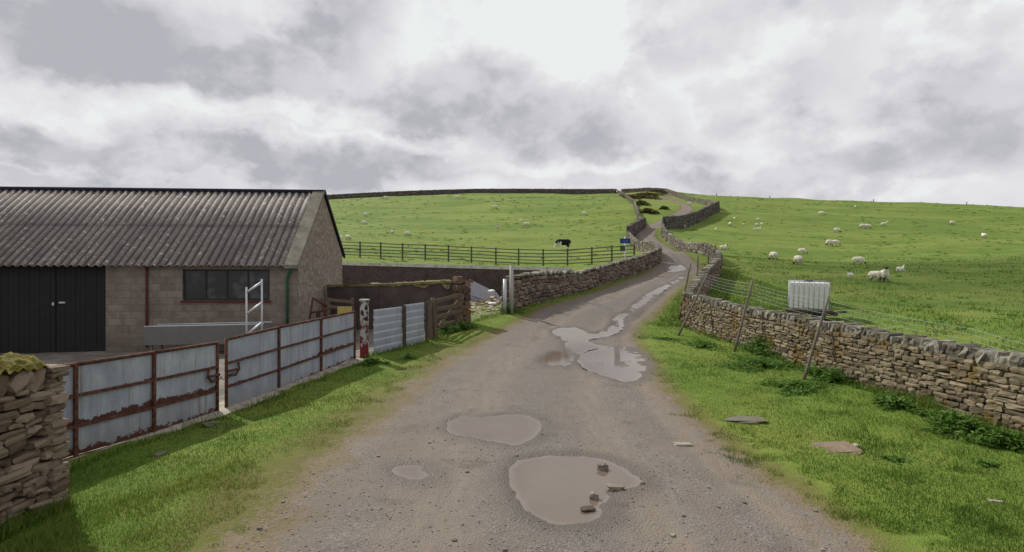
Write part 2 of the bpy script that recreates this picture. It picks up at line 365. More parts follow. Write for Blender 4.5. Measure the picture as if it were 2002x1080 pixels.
# ------------------------------------------------------------------ ground material
def m_ground(t):
    p = t.pos()
    rd = t.attr('roadd').outputs['Fac']; pd = t.attr('pudd').outputs['Fac']; yd = t.attr('yard').outputs['Fac']
    big = t.noise(p, .35, 5, .6); mid = t.noise(p, 1.6, 6, .62); fine = t.noise(p, 14, 6, .7); vf = t.noise(p, 60, 4, .7)
    fieldn = t.noise(t.scale(p, (.05, .16, .05)), 1.0, 6, .6); streak = t.noise(t.scale(p, (.35, 1.1, .35)), 1.0, 6, .65)
    g = rgbmix(t, [(.28, (.046, .092, .010)), (.5, (.090, .155, .018)), (.72, (.150, .208, .030))], t.math('ADD', t.math('MULTIPLY', mid, .55), t.math('MULTIPLY', fine, .45)))
    g = t.mix(t.ramp(big, .5, .72, 0, .6), g, (.19, .19, .035))
    g = t.mix(t.ramp(fieldn, .40, .62, 0, .6), g, (.19, .235, .045))
    g = t.mix(t.ramp(streak, .52, .70, 0, .7), g, (.095, .115, .022))
    g = t.mix(t.ramp(vf, .3, .7, 0, .3), g, (.07, .10, .014))
    rv = t.new('ShaderNodeVectorMath', operation='DISTANCE'); t.l.new(t.scale(p, (1, .55, 0)), rv.inputs[0]); rv.inputs[1].default_value = (35.5, 145 * .55, 0)
    rgh = t.math('MULTIPLY', t.ramp(t.math('ADD', rv.outputs['Value'], t.math('MULTIPLY', t.noise(p, .25, 5, .7), 14)), 18, 11), t.ramp(t.noise(p, .6, 5, .7), .38, .6))
    g = t.mix(t.math('MULTIPLY', rgh, .85), g, t.mix(mid, (.14, .115, .065), (.26, .215, .14)))
    # bare earth and gravel
    vor = t.new('ShaderNodeTexVoronoi'); t.l.new(p, vor.inputs['Vector']); vor.inputs['Scale'].default_value = 42
    vc = t.new('ShaderNodeSeparateColor'); t.l.new(vor.outputs['Color'], vc.inputs[0])
    grav = rgbmix(t, [(.2, (.092, .081, .073)), (.5, (.146, .129, .114)), (.8, (.21, .187, .165))], t.math('ADD', t.math('MULTIPLY', mid, .5), t.math('MULTIPLY', fine, .5)))
    grav = t.mix(t.ramp(vc.outputs[0], .62, .95, 0, .45), grav, (.27, .25, .225))
    grav = t.mix(t.ramp(vc.outputs[1], .75, .98, 0, .4), grav, (.06, .055, .052))
    tracks = t.noise(t.scale(p, (1.6, .22, 1)), 1.0, 5, .6)
    grav = t.mix(t.ramp(tracks, .40, .62, 0, .75), grav, (.155, .130, .108))
    lat = t.math('ADD', t.attr('lat').outputs['Fac'], t.math('MULTIPLY', t.math('SUBTRACT', t.noise(p, .8, 4, .6), .5), .35))
    def strip(c0, w0): return t.ramp(t.math('ABSOLUTE', t.math('SUBTRACT', lat, c0)), w0, w0 * .35)
    packed = t.mix(t.noise(t.scale(p, (7, 1.2, 4)), 1.0, 6, .65), (.128, .107, .089), (.225, .19, .155))
    pk = t.math('MAXIMUM', t.math('MAXIMUM', strip(-.45, .24), strip(.36, .16)), strip(.86, .12))
    grav = t.mix(t.math('MULTIPLY', pk, t.ramp(fine, .25, .6, .5, .95)), grav, packed)
    grav = t.mix(t.math('MULTIPLY', strip(.02, .22), t.ramp(mid, .4, .65, .2, .8)), grav, t.mix(vc.outputs[2], (.085, .078, .074), (.19, .175, .16)))
    grav = t.mix(t.ramp(t.noise(p, .9, 5, .7), .56, .66, 0, .5), grav, (.085, .074, .065))
    earth = t.mix(mid, (.125, .098, .06), (.19, .15, .10))
    olive = t.mix(fine, (.075, .08, .02), (.145, .135, .04))
    edge = t.math('ADD', rd, t.math('MULTIPLY', t.math('SUBTRACT', mid, .5), 1.3))
    edge2 = t.math('ADD', edge, t.math('MULTIPLY', t.math('SUBTRACT', fine, .5), .5))
    rag = t.math('ADD', edge, t.math('MULTIPLY', t.math('SUBTRACT', fine, .5), 2.2))
    rag = t.math('ADD', rag, t.math('MULTIPLY', t.math('SUBTRACT', vf, .5), 1.0))
    c = t.mix(t.math('MULTIPLY', t.ramp(rag, -1.1, -.5), t.ramp(big, .3, .55, .45, 1)), g, olive)
    c = t.mix(t.ramp(rag, -.32, .05), c, earth)
    c = t.mix(t.ramp(rag, .05, .5), c, grav)
    yc = t.mix(t.ramp(mid, .45, .6), (.13, .12, .105), (.20, .18, .15))
    yc = t.mix(t.ramp(big, .5, .66, 0, .7), yc, (.10, .09, .055))
    c = t.mix(yd, c, yc)
    wet = t.ramp(t.math('ADD', pd, t.math('MULTIPLY', t.math('SUBTRACT', fine, .5), .35)), -.42, -.02)
    c = t.mix(t.math('MULTIPLY', wet, .68), c, (.07, .058, .049))
    t.set(t.b.inputs['Base Color'], c)
    t.set(t.b.inputs['Roughness'], t.math('SUBTRACT', .95, t.math('MULTIPLY', wet, .5)))
    hgt = t.math('ADD', t.math('MULTIPLY', fine, 1.0), t.math('MULTIPLY', vor.outputs['Distance'], 1.0))
    hgt = t.math('ADD', hgt, t.math('MULTIPLY', vf, .5))
    t.set(t.b.inputs['Normal'], t.bump(hgt, .55, .03))
M_ground = material('ground_cover', m_ground)

def lines(segs):
    out = [segs[0][0]]
    for a, b, s0, s1 in segs:
        x = a
        while x < b - 1e-6:
            f = (x - a) / (b - a); x = min(b, x + s0 + (s1 - s0) * f); out.append(x)
    return np.array(out)
gx = lines([(-230, -60, 9, 2.5), (-60, -26, 2.5, .5), (-26, -9, .5, .09), (-9, 10, .075, .075), (10, 26, .09, .4), (26, 70, .4, 1.6), (70, 260, 1.6, 9)])
gy = lines([(-14, 3.5, 1, .3), (3.5, 15, .07, .07), (15, 40, .1, .14), (40, 90, .25, .7), (90, 175, .7, .9), (175, 400, 2, 12)])
GX, GY = np.meshgrid(gx, gy)
GZ, RD, PD = H(GX, GY, True)
LATV = np.clip(road_lat(GX, GY), -3, 3)
yard = (sst(line_x(GL, GY) - GX, -.1, .15)) * (1 - sst(GY - yW(GX), -.1, .1)); yard = np.where(GX > 2.94, 0, yard)
YG = np.where((GX > -3.2) & (GY > 20.9), .25, 1.0)
nx, ny = len(gx), len(gy)
idx = np.arange(nx * ny).reshape(ny, nx)
Q = np.stack([idx[:-1, :-1], idx[:-1, 1:], idx[1:, 1:], idx[1:, :-1]], -1).reshape(-1, 4)
V = np.stack([GX, GY, GZ], -1).reshape(-1, 3)
fr = RD.ravel()[Q].mean(1); fy = yard.ravel()[Q].mean(1)
sel_y = fy > .5; sel_r = (fr > 0) & ~sel_y; sel_g = ~(sel_y | sel_r)
_cx = np.interp(GY, RC[:15, 1], RC[:15, 0]); SOFT = 1 + 1.3 * sst(GX - _cx, -.5, .5) * sst(-RD, -.6, 0) + 1.5 * sst(GY, 16, 24) * (1 - sst(GX - _cx, -.5, .5)) * sst(-RD, -.6, 0)
def part_grid(name, sel):
    q = Q[sel]; u, inv = np.unique(q, return_inverse=True)
    o = np_mesh(name, V[u], inv.reshape(-1, 4), M_ground, smooth=True,
                attrs={'roadd': np.clip((RD * SOFT).ravel()[u], -20, 20), 'pudd': PD.ravel()[u], 'yard': (yard * YG).ravel()[u], 'lat': LATV.ravel()[u]})
    tag(o, kind='structure'); return o
part_grid('ground', sel_g); part_grid('road', sel_r); part_grid('farmyard', sel_y)

# ------------------------------------------------------------------ puddles
def m_water(t):
    p = t.pos(); n = t.noise(p, 2.0, 3, .5)
    sh = t.attr('shore').outputs['Fac']
    c = t.mix(n, (.105, .082, .065), (.135, .104, .081))
    c = t.mix(t.ramp(sh, 0, .10, .35, 0), c, (.19, .17, .155))  # paler rim at the shore: wet mud and reflected sky put into the colour
    t.set(t.b.inputs['Base Color'], c); t.b.inputs['Roughness'].default_value = .07
    t.b.inputs['Specular IOR Level'].default_value = .5; t.b.inputs['IOR'].default_value = 1.33
    t.set(t.b.inputs['Normal'], t.bump(t.noise(p, 9, 2, .5), .05, .01))
M_water = material('muddy_water', m_water)
for (lab, _), pl in zip(PUD, PW):
    cx = sum(p[0] for p in pl) / len(pl); cy = sum(p[1] for p in pl) / len(pl)
    pa = np.array(pl)
    x0, x1, y0, y1 = pa[:, 0].min() - .1, pa[:, 0].max() + .1, pa[:, 1].min() - .1, pa[:, 1].max() + .1
    st = max(.04, (y1 - y0) / 160)
    xs = np.arange(x0, x1 + st, st); ys = np.arange(y0, y1 + st, st); X, Y = np.meshgrid(xs, ys)
    sdv = poly_sd(X, Y, pl); Z = H0(X, Y) - .006
    id2 = np.arange(X.size).reshape(X.shape); q = np.stack([id2[:-1, :-1], id2[:-1, 1:], id2[1:, 1:], id2[1:, :-1]], -1).reshape(-1, 4)
    q = q[sdv.ravel()[q].min(1) > -.07]; u, inv = np.unique(q, return_inverse=True)
    VV = np.stack([X, Y, Z], -1).reshape(-1, 3)[u]
    o = np_mesh('puddle', VV, inv.reshape(-1, 4), M_water, smooth=True, attrs={'shore': np.clip(sdv.ravel()[u], 0, 1)})
    tag(o, lab, 'puddle', 'puddles on the farm lane')

# ------------------------------------------------------------------ stone
def m_stone(name, stops, moss=(.10, .085, .02), mossk=.5, lich=.35, dark=.25):
    def fn(t):
        p = t.pos(); tint = t.attr('tint').outputs['Fac']
        n = t.noise(p, 9, 6, .65); nb = t.noise(p, 1.7, 4, .6); nf = t.noise(p, 45, 4, .7)
        c = rgbmix(t, stops, t.math('ADD', t.math('MULTIPLY', tint, .65), t.math('MULTIPLY', n, .35)))
        c = t.mix(t.ramp(nf, .5, .72, 0, dark), c, tuple(v * .35 for v in stops[0][1]))
        c = t.mix(t.math('MULTIPLY', t.ramp(nb, .52, .66), mossk), c, moss)
        c = t.mix(t.ramp(n, .6, .72, 0, lich), c, (.36, .36, .31))
        t.set(t.b.inputs['Base Color'], c)
        t.set(t.b.inputs['Normal'], t.bump(t.math('ADD', n, t.math('MULTIPLY', nf, .5)), .7, .02))
    return material(name, fn)
M_tan = m_stone('tan_sandstone', [(.1, (.055, .042, .028)), (.4, (.125, .100, .064)), (.65, (.19, .155, .10)), (.95, (.265, .225, .155))], moss=(.13, .082, .018), mossk=.75)
M_cope = m_stone('weathered_coping_stone', [(.1, (.06, .056, .045)), (.5, (.15, .14, .112)), (.9, (.29, .275, .225))], moss=(.10, .09, .03), mossk=.5, lich=.45)
M_brown = m_stone('brown_field_stone', [(.1, (.07, .052, .045)), (.5, (.17, .128, .105)), (.9, (.27, .205, .165))], moss=(.09, .08, .025), mossk=.35, lich=.3)
M_left = m_stone('rust_brown_stone', [(.1, (.07, .048, .036)), (.5, (.165, .122, .088)), (.9, (.27, .215, .16))], moss=(.10, .085, .02), mossk=.3, lich=.25)
M_core = material('wall_core', lambda t: t.set(t.b.inputs['Base Color'], (.028, .023, .018)))
M_far = m_stone('far_wall_stone', [(.1, (.085, .072, .06)), (.5, (.18, .155, .125)), (.9, (.28, .25, .20))], mossk=.3)
M_farb = m_stone('shaded_wall_stone', [(.1, (.05, .042, .04)), (.5, (.10, .085, .08)), (.9, (.17, .145, .13))], mossk=.2, lich=.2)  # darkened version of the far wall stone, shade put into the colour

gxs = [-1, 0, 1]; TV = []; TI = {}
for a in gxs:
    for b in gxs:
        for c in gxs:
            if (a, b, c) != (0, 0, 0): TI[(a, b, c)] = len(TV); TV.append((a, b, c))
TV = np.array(TV, float); TF = []
for ax in range(3):
    for s_ in (-1, 1):
        o1, o2 = [k for k in range(3) if k != ax]
        for i in (-1, 0):
            for j in (-1, 0):
                q = []
                for (di, dj) in ((0, 0), (1, 0), (1, 1), (0, 1)):
                    c = [0, 0, 0]; c[ax] = s_; c[o1] = i + di; c[o2] = j + dj; q.append(TI[tuple(c)])
                if (s_ > 0) == (ax == 1): q = q[::-1]
                TF.append(q)
TF = np.array(TF)
ln = np.linalg.norm(TV, axis=1, keepdims=True); TR = TV * (1 - .17 * (ln - 1))     # pull the corners in
def stones_arrays(C, S, ROT, jit=.12):
    """C centres, S half sizes, ROT 3x3 rotations"""
    n = len(C); C = np.array(C); S = np.array(S); ROT = np.array(ROT)
    v = TR[None] + rng.uniform(-jit, jit, (n, 26, 3)); v = v * S[:, None, :]
    v = np.einsum('nij,nkj->nki', ROT, v) + C[:, None, :]
    f = TF[None] + (np.arange(n) * 26)[:, None, None]
    return v.reshape(-1, 3), f.reshape(-1, 4)
def rotz(a, tilt=0, roll=0):
    return np.array(Matrix.Rotation(a, 3, 'Z') @ Matrix.Rotation(tilt, 3, 'Y') @ Matrix.Rotation(roll, 3, 'X'))
def dry_wall(label, path, thick=.5, ch=(.07, .15), sl=(.16, .42), cope=.2, mat=None, cmat=None, sides=(1, -1), ends=(False, False), depth=.22, tilt=0.0, topflat=False, group=None, name='dry_stone_wall', rough=1.0, copew=(.07, .16), cat='stone wall', wob=.03):
    """path: (x, y, zbase, ztop) points; courses of stones on both faces, upright coping"""
    mat = mat or M_tan; cmat = cmat or M_cope
    pa = np.array(path, float); seg = np.hypot(np.diff(pa[:, 0]), np.diff(pa[:, 1])); S = np.r_[0, np.cumsum(seg)]; L = S[-1]
    at = lambda s: [np.interp(s, S, pa[:, k]) for k in range(4)]
    def ang(s):
        i = int(np.clip(np.searchsorted(S, s) - 1, 0, len(seg) - 1)); return math.atan2(pa[i + 1, 1] - pa[i, 1], pa[i + 1, 0] - pa[i, 0])
    root = empty(name, (pa[0, 0], pa[0, 1], pa[0, 2]))
    C, Sz, RR, T = [], [], [], []
    Hm = (pa[:, 3] - pa[:, 2]).max() - cope
    for side in sides:
        v = -.12 / max(Hm, .1)
        while v < 1:
            h = random.uniform(*ch); s = random.uniform(-sl[0], 0)
            while s < L:
                l = random.uniform(*sl) * (1 if random.random() > .12 else .55)
                sc = min(max(s + l / 2, 0), L); x, y, zb, zt = at(sc); a = ang(sc)
                Ht = (zt - zb - cope); vv = v + .5 * h / Hm
                if vv * Ht + zb < zt - cope + .01:
                    hw = (thick / 2) * (1 - .22 * vv) - depth / 2 + random.uniform(-.012, .02) * rough
                    z = zb + vv * Ht + random.uniform(-.012, .012) * rough + wob * math.sin(sc * 1.7 + side)
                    if -.01 < s + l / 2 < L + .01:
                        C.append((x - math.sin(a) * hw * side, y + math.cos(a) * hw * side, z))
                        Sz.append((l / 2 * .97, depth / 2, h * (Ht / Hm) / 2 * random.uniform(.86, 1.05)))
                        RR.append(rotz(a + random.uniform(-.07, .07) * rough, tilt + random.uniform(-.05, .05) * rough, random.uniform(-.08, .08))); T.append(random.random())
                s += l
            v += h / Hm
    for e, on in enumerate(ends):
        if not on: continue
        sc = 0 if e == 0 else L; x, y, zb, zt = at(sc); a = ang(sc + (.01 if e == 0 else -.01)); v = -.1
        while v < zt - zb - (.08 if not topflat else cope):
            h = random.uniform(*ch) * 1.3; o = -thick / 2
            while o < thick / 2 - .04:
                l = min(random.uniform(.14, .34), thick / 2 - o + .03); m = o + l / 2
                C.append((x - math.sin(a) * m * .92 + math.cos(a) * (.0 if e == 0 else -.0), y + math.cos(a) * m * .92, zb + v + h / 2)); Sz.append((l / 2, .12, h / 2 * .97))
                RR.append(rotz(a + math.pi / 2 + random.uniform(-.06, .06), random.uniform(-.05, .05))); T.append(random.random()); o += l
            v += h
    Vv, Ff = stones_arrays(C, Sz, RR)
    np_mesh('stonework', Vv, Ff, mat, root, smooth=False, attrs={'tint': np.repeat(T, 26)})
    # dark core between the faces
    core = MB(); N = max(2, int(L / .8))
    ring = []
    for i in range(N + 1):
        s = L * i / N; x, y, zb, zt = at(s); a = ang(min(max(s, .01), L - .01)); e = max(.02, thick / 2 - depth * .75)
        nx_, ny_ = -math.sin(a), math.cos(a)
        ring.append([(x + nx_ * e, y + ny_ * e, zb - .2), (x - nx_ * e, y - ny_ * e, zb - .2), (x - nx_ * e * .8, y - ny_ * e * .8, zt - cope - .02), (x + nx_ * e * .8, y + ny_ * e * .8, zt - cope - .02)])
    vs = [q for r_ in ring for q in r_]; fs = [(0, 1, 2, 3)]
    for i in range(N):
        for k in range(4): fs.append((i * 4 + k, i * 4 + (k + 1) % 4, i * 4 + 4 + (k + 1) % 4, i * 4 + 4 + k))
    fs.append(tuple(N * 4 + k for k in range(4)))
    core.add(vs, fs).build('core', M_core, root)
    if cope > 0:
        C, Sz, RR, T = [], [], [], []; s = 0.0; tw = thick * .78
        while s < L:
            l = random.uniform(*copew) if not topflat else random.uniform(.35, .7)
            sc = min(s + l / 2, L); x, y, zb, zt = at(sc); a = ang(min(max(sc, .01), L - .01))
            hh = cope * (random.uniform(.75, 1.2) if not topflat else random.uniform(.9, 1.05))
            C.append((x, y, zt - cope + hh / 2 - .01)); Sz.append((l / 2 * (1.02 if topflat else .92), tw / 2 * random.uniform(.85, 1.1), hh / 2))
            RR.append(rotz(a + random.uniform(-.1, .1) * (0 if topflat else 1), 0 if topflat else random.gauss(-.22, .18) * rough, 0)); T.append(random.random()); s += l
        Vv, Ff = stones_arrays(C, Sz, RR, .16 if not topflat else .04)
        np_mesh('coping', Vv, Ff, cmat, root, attrs={'tint': np.repeat(T, 26)})
    for ch_ in root.children: ch_.location = -Vector(root.location)
    tag(root, label, cat, group); return root

# wall on the right of the lane (nearest)
right_wall = dry_wall('tan dry stone wall with slanted coping along the right grass verge, nearest on the right',
    [(8.35, 4.0, -.05, 1.27), (8.05, 7, -.05, 1.27), (7.9, 8.6, -.05, 1.28), (7.55, 12.5, .08, 1.42), (7.55, 15, .12, 1.47), (7.5, 18.5, .2, 1.55), (7.1, 22.6, .45, 1.82)],
    thick=.5, ch=(.045, .115), sl=(.12, .42), cope=.22, ends=(False, True), copew=(.08, .19))
dry_wall('stone wall running uphill from the near right wall to the bend, shadow on its field side',
    [(7.1, 22.9, .45, 1.85), (10.4, 30, 1.6, 2.95), (12.6, 34.5, 2.2, 3.6), (14.0, 38.3, 2.7, 4.2)], thick=.5, ch=(.1, .18), sl=(.2, .5), cope=.22, mat=M_brown, copew=(.1, .22), rough=1.4)
def wp(px, row, h, off=0, d=None):
    v = hit(px, row) if d is None else Vector(P(px, row, d))
    z = hz(v.x, v.y); return (v.x, v.y, z - .1, z + h)
def pathpts(L, h, step=3.0):
    pts_ = [wp(px, row, h) if len(q) == 0 else wp(px, row, h, 0, q[0]) for px, row, *q in L]; out_ = []
    for a, b in zip(pts_[:-1], pts_[1:]):
        n = max(1, int(math.hypot(b[0] - a[0], b[1] - a[1]) / step))
        for i in range(n):
            f = i / n; x = a[0] + (b[0] - a[0]) * f; y = a[1] + (b[1] - a[1]) * f; z = hz(x, y); out_.append((x, y, z - .1, z + h))
    out_.append(pts_[-1]); return out_
FK = dict(thick=.55, ch=(.18, .3), sl=(.3, .8), cope=.25, copew=(.2, .4), rough=1.6, depth=.28)
dry_wall('low tumbled tan wall beside the lane above the right hand bend', pathpts([(1406, 522, 39.5), (1392, 510, 45), (1350, 493, 55), (1316, 478, 65), (1296, 465, 74), (1296, 452, 80)], 1.0), mat=M_far, **FK)
dry_wall('dark shaded wall rising to the right below the upper loop of the lane', pathpts([(1298, 449, 82), (1340, 436, 92), (1375, 424, 102), (1405, 413, 112)], 1.9), mat=M_farb, cmat=M_farb, **FK)
dry_wall('pale wall from the hilltop down to the end of the dark wall', pathpts([(1405, 411, 113), (1385, 398, 128), (1340, 388, 142), (1300, 377, 155), (1270, 375, 158), (1215, 378, 158)], 1.2), mat=M_far, **FK)
dry_wall('short dark wall left of the lane above the blue sign', pathpts([(1228, 467, 70), (1245, 458, 76), (1260, 447, 85)], 1.6), mat=M_farb, cmat=M_farb, **FK)
dry_wall('tan wall climbing the hill on the left side of the lane', pathpts([(1260, 446, 86), (1250, 425, 98), (1240, 402, 120), (1222, 388, 142), (1208, 380, 156)], 1.0), mat=M_far, **FK)
dry_wall('tumbled pinkish wall curving behind the blue sign', pathpts([(1288, 510, 39.0), (1282, 500, 45), (1262, 490, 54), (1240, 475, 63), (1227, 467, 70)], .95), mat=M_far, **FK)
dry_wall('long dark wall along the skyline of the left hill', pathpts([(560, 396, 166), (640, 391, 164), (720, 387, 162), (800, 383, 161), (950, 379, 159), (1100, 378, 158), (1205, 379, 156)], 1.45), mat=M_farb, cmat=M_farb, **FK)

# wall on the left of the lane, from the yard gap to the bend
dry_wall('mottled brown stone wall along the left verge, from the yard gap to the bend',
    [(-.15, 22.8, 1.1, 2.48), (1.32, 25, 1.36, 2.73), (2.94, 27.5, 1.66, 2.74), (3.3, 28.05, 1.7, 2.75), (5.56, 31.5, 2.25, 3.24), (8.17, 35.5, 2.75, 3.82), (9.95, 38.2, 3.4, 4.42)],
    thick=.5, ch=(.11, .22), sl=(.2, .5), cope=.12, mat=M_brown, ends=(True, False), depth=.24, copew=(.2, .4), rough=1.3)
# wall end at the far left, nearest
lw = dry_wall('rough brown stone wall end with mossy top at the left edge, nearest the camera',
    [(-5.10, 6.02, -.1, 1.56), (-5.10, 3.2, -.1, 1.56), (-5.2, .5, -.1, 1.56)], thick=.55, ch=(.04, .10), sl=(.12, .42), cope=.26, mat=M_left, cmat=M_left, ends=(True, False), copew=(.14, .3), tilt=.0, rough=1.9)
for wl_ in (lw, right_wall):
    for c_ in wl_.children:
        if c_.name.split('.')[0] in ('stonework', 'coping'):
            sb_ = c_.modifiers.new('round', 'SUBSURF'); sb_.subdivision_type = 'SIMPLE'; sb_.levels = 1; sb_.render_levels = 1
            tx_ = bpy.data.textures.new('stone_relief', 'CLOUDS'); tx_.noise_scale = .07; tx_.noise_depth = 2
            dm_ = c_.modifiers.new('relief', 'DISPLACE'); dm_.texture = tx_; dm_.strength = .035; dm_.mid_level = .5; dm_.texture_coords = 'LOCAL'
def m_moss(t):
    p = t.pos(); n = t.noise(p, 22, 5, .7)
    t.set(t.b.inputs['Base Color'], rgbmix(t, [(.3, (.045, .045, .01)), (.5, (.12, .105, .016)), (.7, (.22, .185, .032))], n))
    t.set(t.b.inputs['Normal'], t.bump(t.noise(p, 70, 4, .7), .9, .02))
M_moss = material('moss', m_moss)
mx = np.linspace(-5.42, -4.86, 40); my = np.linspace(3.6, 6.08, 120); X, Y = np.meshgrid(mx, my)
Z = 1.55 + .11 * np.clip(1 - (np.abs(X + 5.14) / .30) ** 4, -2.2, 1) + vnoise(X, Y, .13, 21) * .06 + vnoise(X, Y, .05, 22) * .065 + vnoise(X, Y, .03, 23) * .03 - .22 * sst(Y, 5.93, 6.1) + vnoise(X, Y, .5, 25) * .06
id2 = np.arange(X.size).reshape(X.shape); q = np.stack([id2[:-1, :-1], id2[:-1, 1:], id2[1:, 1:], id2[1:, :-1]], -1).reshape(-1, 4)
o = np_mesh('moss', np.stack([X, Y, Z], -1).reshape(-1, 3), q, M_moss, lw, smooth=True); o.location = -Vector(lw.location)

# ------------------------------------------------------------------ yard retaining walls
def m_conc(t):
    p = t.pos(); n = t.noise(p, 1.2, 6, .65); f = t.noise(p, 12, 5, .7)
    t.set(t.b.inputs['Base Color'], rgbmix(t, [(.3, (.04, .031, .031)), (.55, (.08, .062, .058)), (.75, (.125, .10, .088))], t.math('ADD', t.math('MULTIPLY', n, .7), t.math('MULTIPLY', f, .3))))
    t.set(t.b.inputs['Normal'], t.bump(f, .5, .03))
M_conc = material('dark_weathered_concrete', m_conc)
def m_ret(t):
    p = t.pos(); vo = t.new('ShaderNodeTexVoronoi'); t.l.new(t.scale(p, (3.4, 3.4, 6.5)), vo.inputs['Vector']); sc_ = t.new('ShaderNodeSeparateColor'); t.l.new(vo.outputs['Color'], sc_.inputs[0])
    n = t.noise(p, 1.0, 6, .65); f = t.noise(p, 12, 5, .7)
    c = t.mix(sc_.outputs[0], (.075, .055, .052), (.155, .118, .105)); c = t.mix(t.ramp(n, .48, .66, 0, .6), c, (.055, .048, .036)); c = t.mix(t.ramp(vo.outputs['Distance'], .35, .6, 0, .6), c, (.04, .03, .03))
    t.set(t.b.inputs['Base Color'], c); t.set(t.b.inputs['Normal'], t.bump(t.math('SUBTRACT', f, vo.outputs['Distance']), .6, .03))
M_ret = material('brown_retaining_stone', m_ret)
def m_pale(t):
    p = t.pos(); f = t.noise(p, 4, 6, .7)
    t.set(t.b.inputs['Base Color'], rgbmix(t, [(.3, (.27, .27, .20)), (.5, (.46, .46, .40)), (.7, (.58, .58, .53))], f))
M_pale = material('pale_concrete', m_pale)
def m_lichen(t):
    p = t.pos(); f = t.noise(p, 3, 6, .7)
    t.set(t.b.inputs['Base Color'], rgbmix(t, [(.38, (.055, .05, .02)), (.5, (.15, .125, .05)), (.66, (.34, .30, .18))], t.math('ADD', t.math('MULTIPLY', f, .5), t.math('MULTIPLY', t.noise(p, 16, 4, .7), .5))))
M_lich = material('lichen_covered_coping', m_lichen)
def slab_wall(name, label, pts4, th, capth, mat, cmat, cat='wall', capw=.06):
    root = empty(name, (pts4[0][0], pts4[0][1], pts4[0][2])); a = MB(); b = MB(); off = Vector(root.location)
    for p, q in zip(pts4[:-1], pts4[1:]):
        d = Vector((q[0] - p[0], q[1] - p[1], 0)).normalized(); n = Vector((-d.y, d.x, 0))
        def prism(mb, w_, lo, hi):
            vs = []
            for (r_, l_, h_) in ((p, lo[0], hi[0]), (q, lo[1], hi[1])):
                for sgn in (-1, 1):
                    for z in (l_, h_): vs.append(Vector((r_[0], r_[1], z)) + n * sgn * w_ / 2 - off)
            mb.add(vs, [(0, 1, 3, 2), (4, 6, 7, 5), (0, 4, 5, 1), (2, 3, 7, 6), (0, 2, 6, 4), (1, 5, 7, 3)])
        prism(a, th, (p[2], q[2]), (p[3] - capth, q[3] - capth)); prism(b, th + capw, (p[3] - capth + .002, q[3] - capth + .002), (p[3], q[3]))
    a.build('wall_face', mat, root); b.build('coping', cmat, root)
    tag(root, label, cat); return root
slab_wall('retaining_wall', 'long brown retaining wall with pale coping across the back of the yard', [(-30, 30.6, .2, 3.3), (-9.3, 30.6, .4, 3.26), (2.9, 27.6, 1.1, 2.90)], .42, .17, M_ret, M_pale, 'retaining wall')
slab_wall('pit_wall', 'low dark wall with yellow lichen on top between the barn gable and the stone pier', [(-7.1, 22.0, .2, 2.16), (-5.0, 21.55, .2, 2.2), (-2.15, 21.1, .5, 2.33)], .5, .09, M_conc, M_lich, 'wall')

def growth(parent, p0, p1, z0, z1, wid, seed, mat):
    n = 160; VV = []; q = []
    d = Vector((p1[0] - p0[0], p1[1] - p0[1], 0)).normalized(); nn = Vector((-d.y, d.x, 0)); off = Vector(parent.location)
    for i in range(n + 1):
        f = i / n; c = Vector((p0[0], p0[1], 0)).lerp(Vector((p1[0], p1[1], 0)), f)
        for j in range(9):
            g = j / 8 * 2 - 1; v = c + nn * g * wid
            hgt = (.01 + .07 * float(vnoise(v.x, v.y, .35, seed)) + .07 * float(vnoise(v.x, v.y, .1, seed + 1))) * (1 - g ** 4) - (.10 + .26 * float(vnoise(v.x, 0, .3, seed + 2))) * abs(g) ** 6 * (.5 + f)
            VV.append((v.x - off.x, v.y - off.y, z0 + (z1 - z0) * f + hgt - off.z))
    for i in range(n):
        for j in range(8): q.append((i * 9 + j, i * 9 + j + 1, i * 9 + 10 + j, i * 9 + 9 + j))
    np_mesh('moss', np.array(VV), q, mat, parent, smooth=True)
growth(bpy.data.objects['pit_wall'], (-5.4, 21.65), (-2.25, 21.12), 2.19, 2.33, .30, 41, M_lich)

# ------------------------------------------------------------------ barn
TH = R(4); U = Vector((-math.cos(TH), -math.sin(TH), 0)); W = Vector((-math.sin(TH), math.cos(TH), 0)); BC = Vector((-7.07, 18.6, 0))
def B(u, wv, z): return BC + U * u + W * wv + Vector((0, 0, z))
barn = empty('barn', BC)
tag(barn, 'long low farm building with lichen spotted corrugated roof and big dark doors', 'barn')
def bq(name, mat, quads, parent=barn, smooth=False):
    mb = MB()
    for qd in quads: mb.add([Vector(B(*c)) - BC for c in qd], [tuple(range(len(qd)))])
    return mb.build(name, mat, parent, smooth)
def bbox(mb, u0, u1, w0, w1, z0, z1):
    c = B((u0 + u1) / 2, (w0 + w1) / 2, (z0 + z1) / 2) - BC
    M = Matrix((-U, W, Vector((0, 0, 1)))).transposed().to_4x4()
    mb.box(c, (abs(u1 - u0), abs(w1 - w0), abs(z1 - z0)), M); return mb
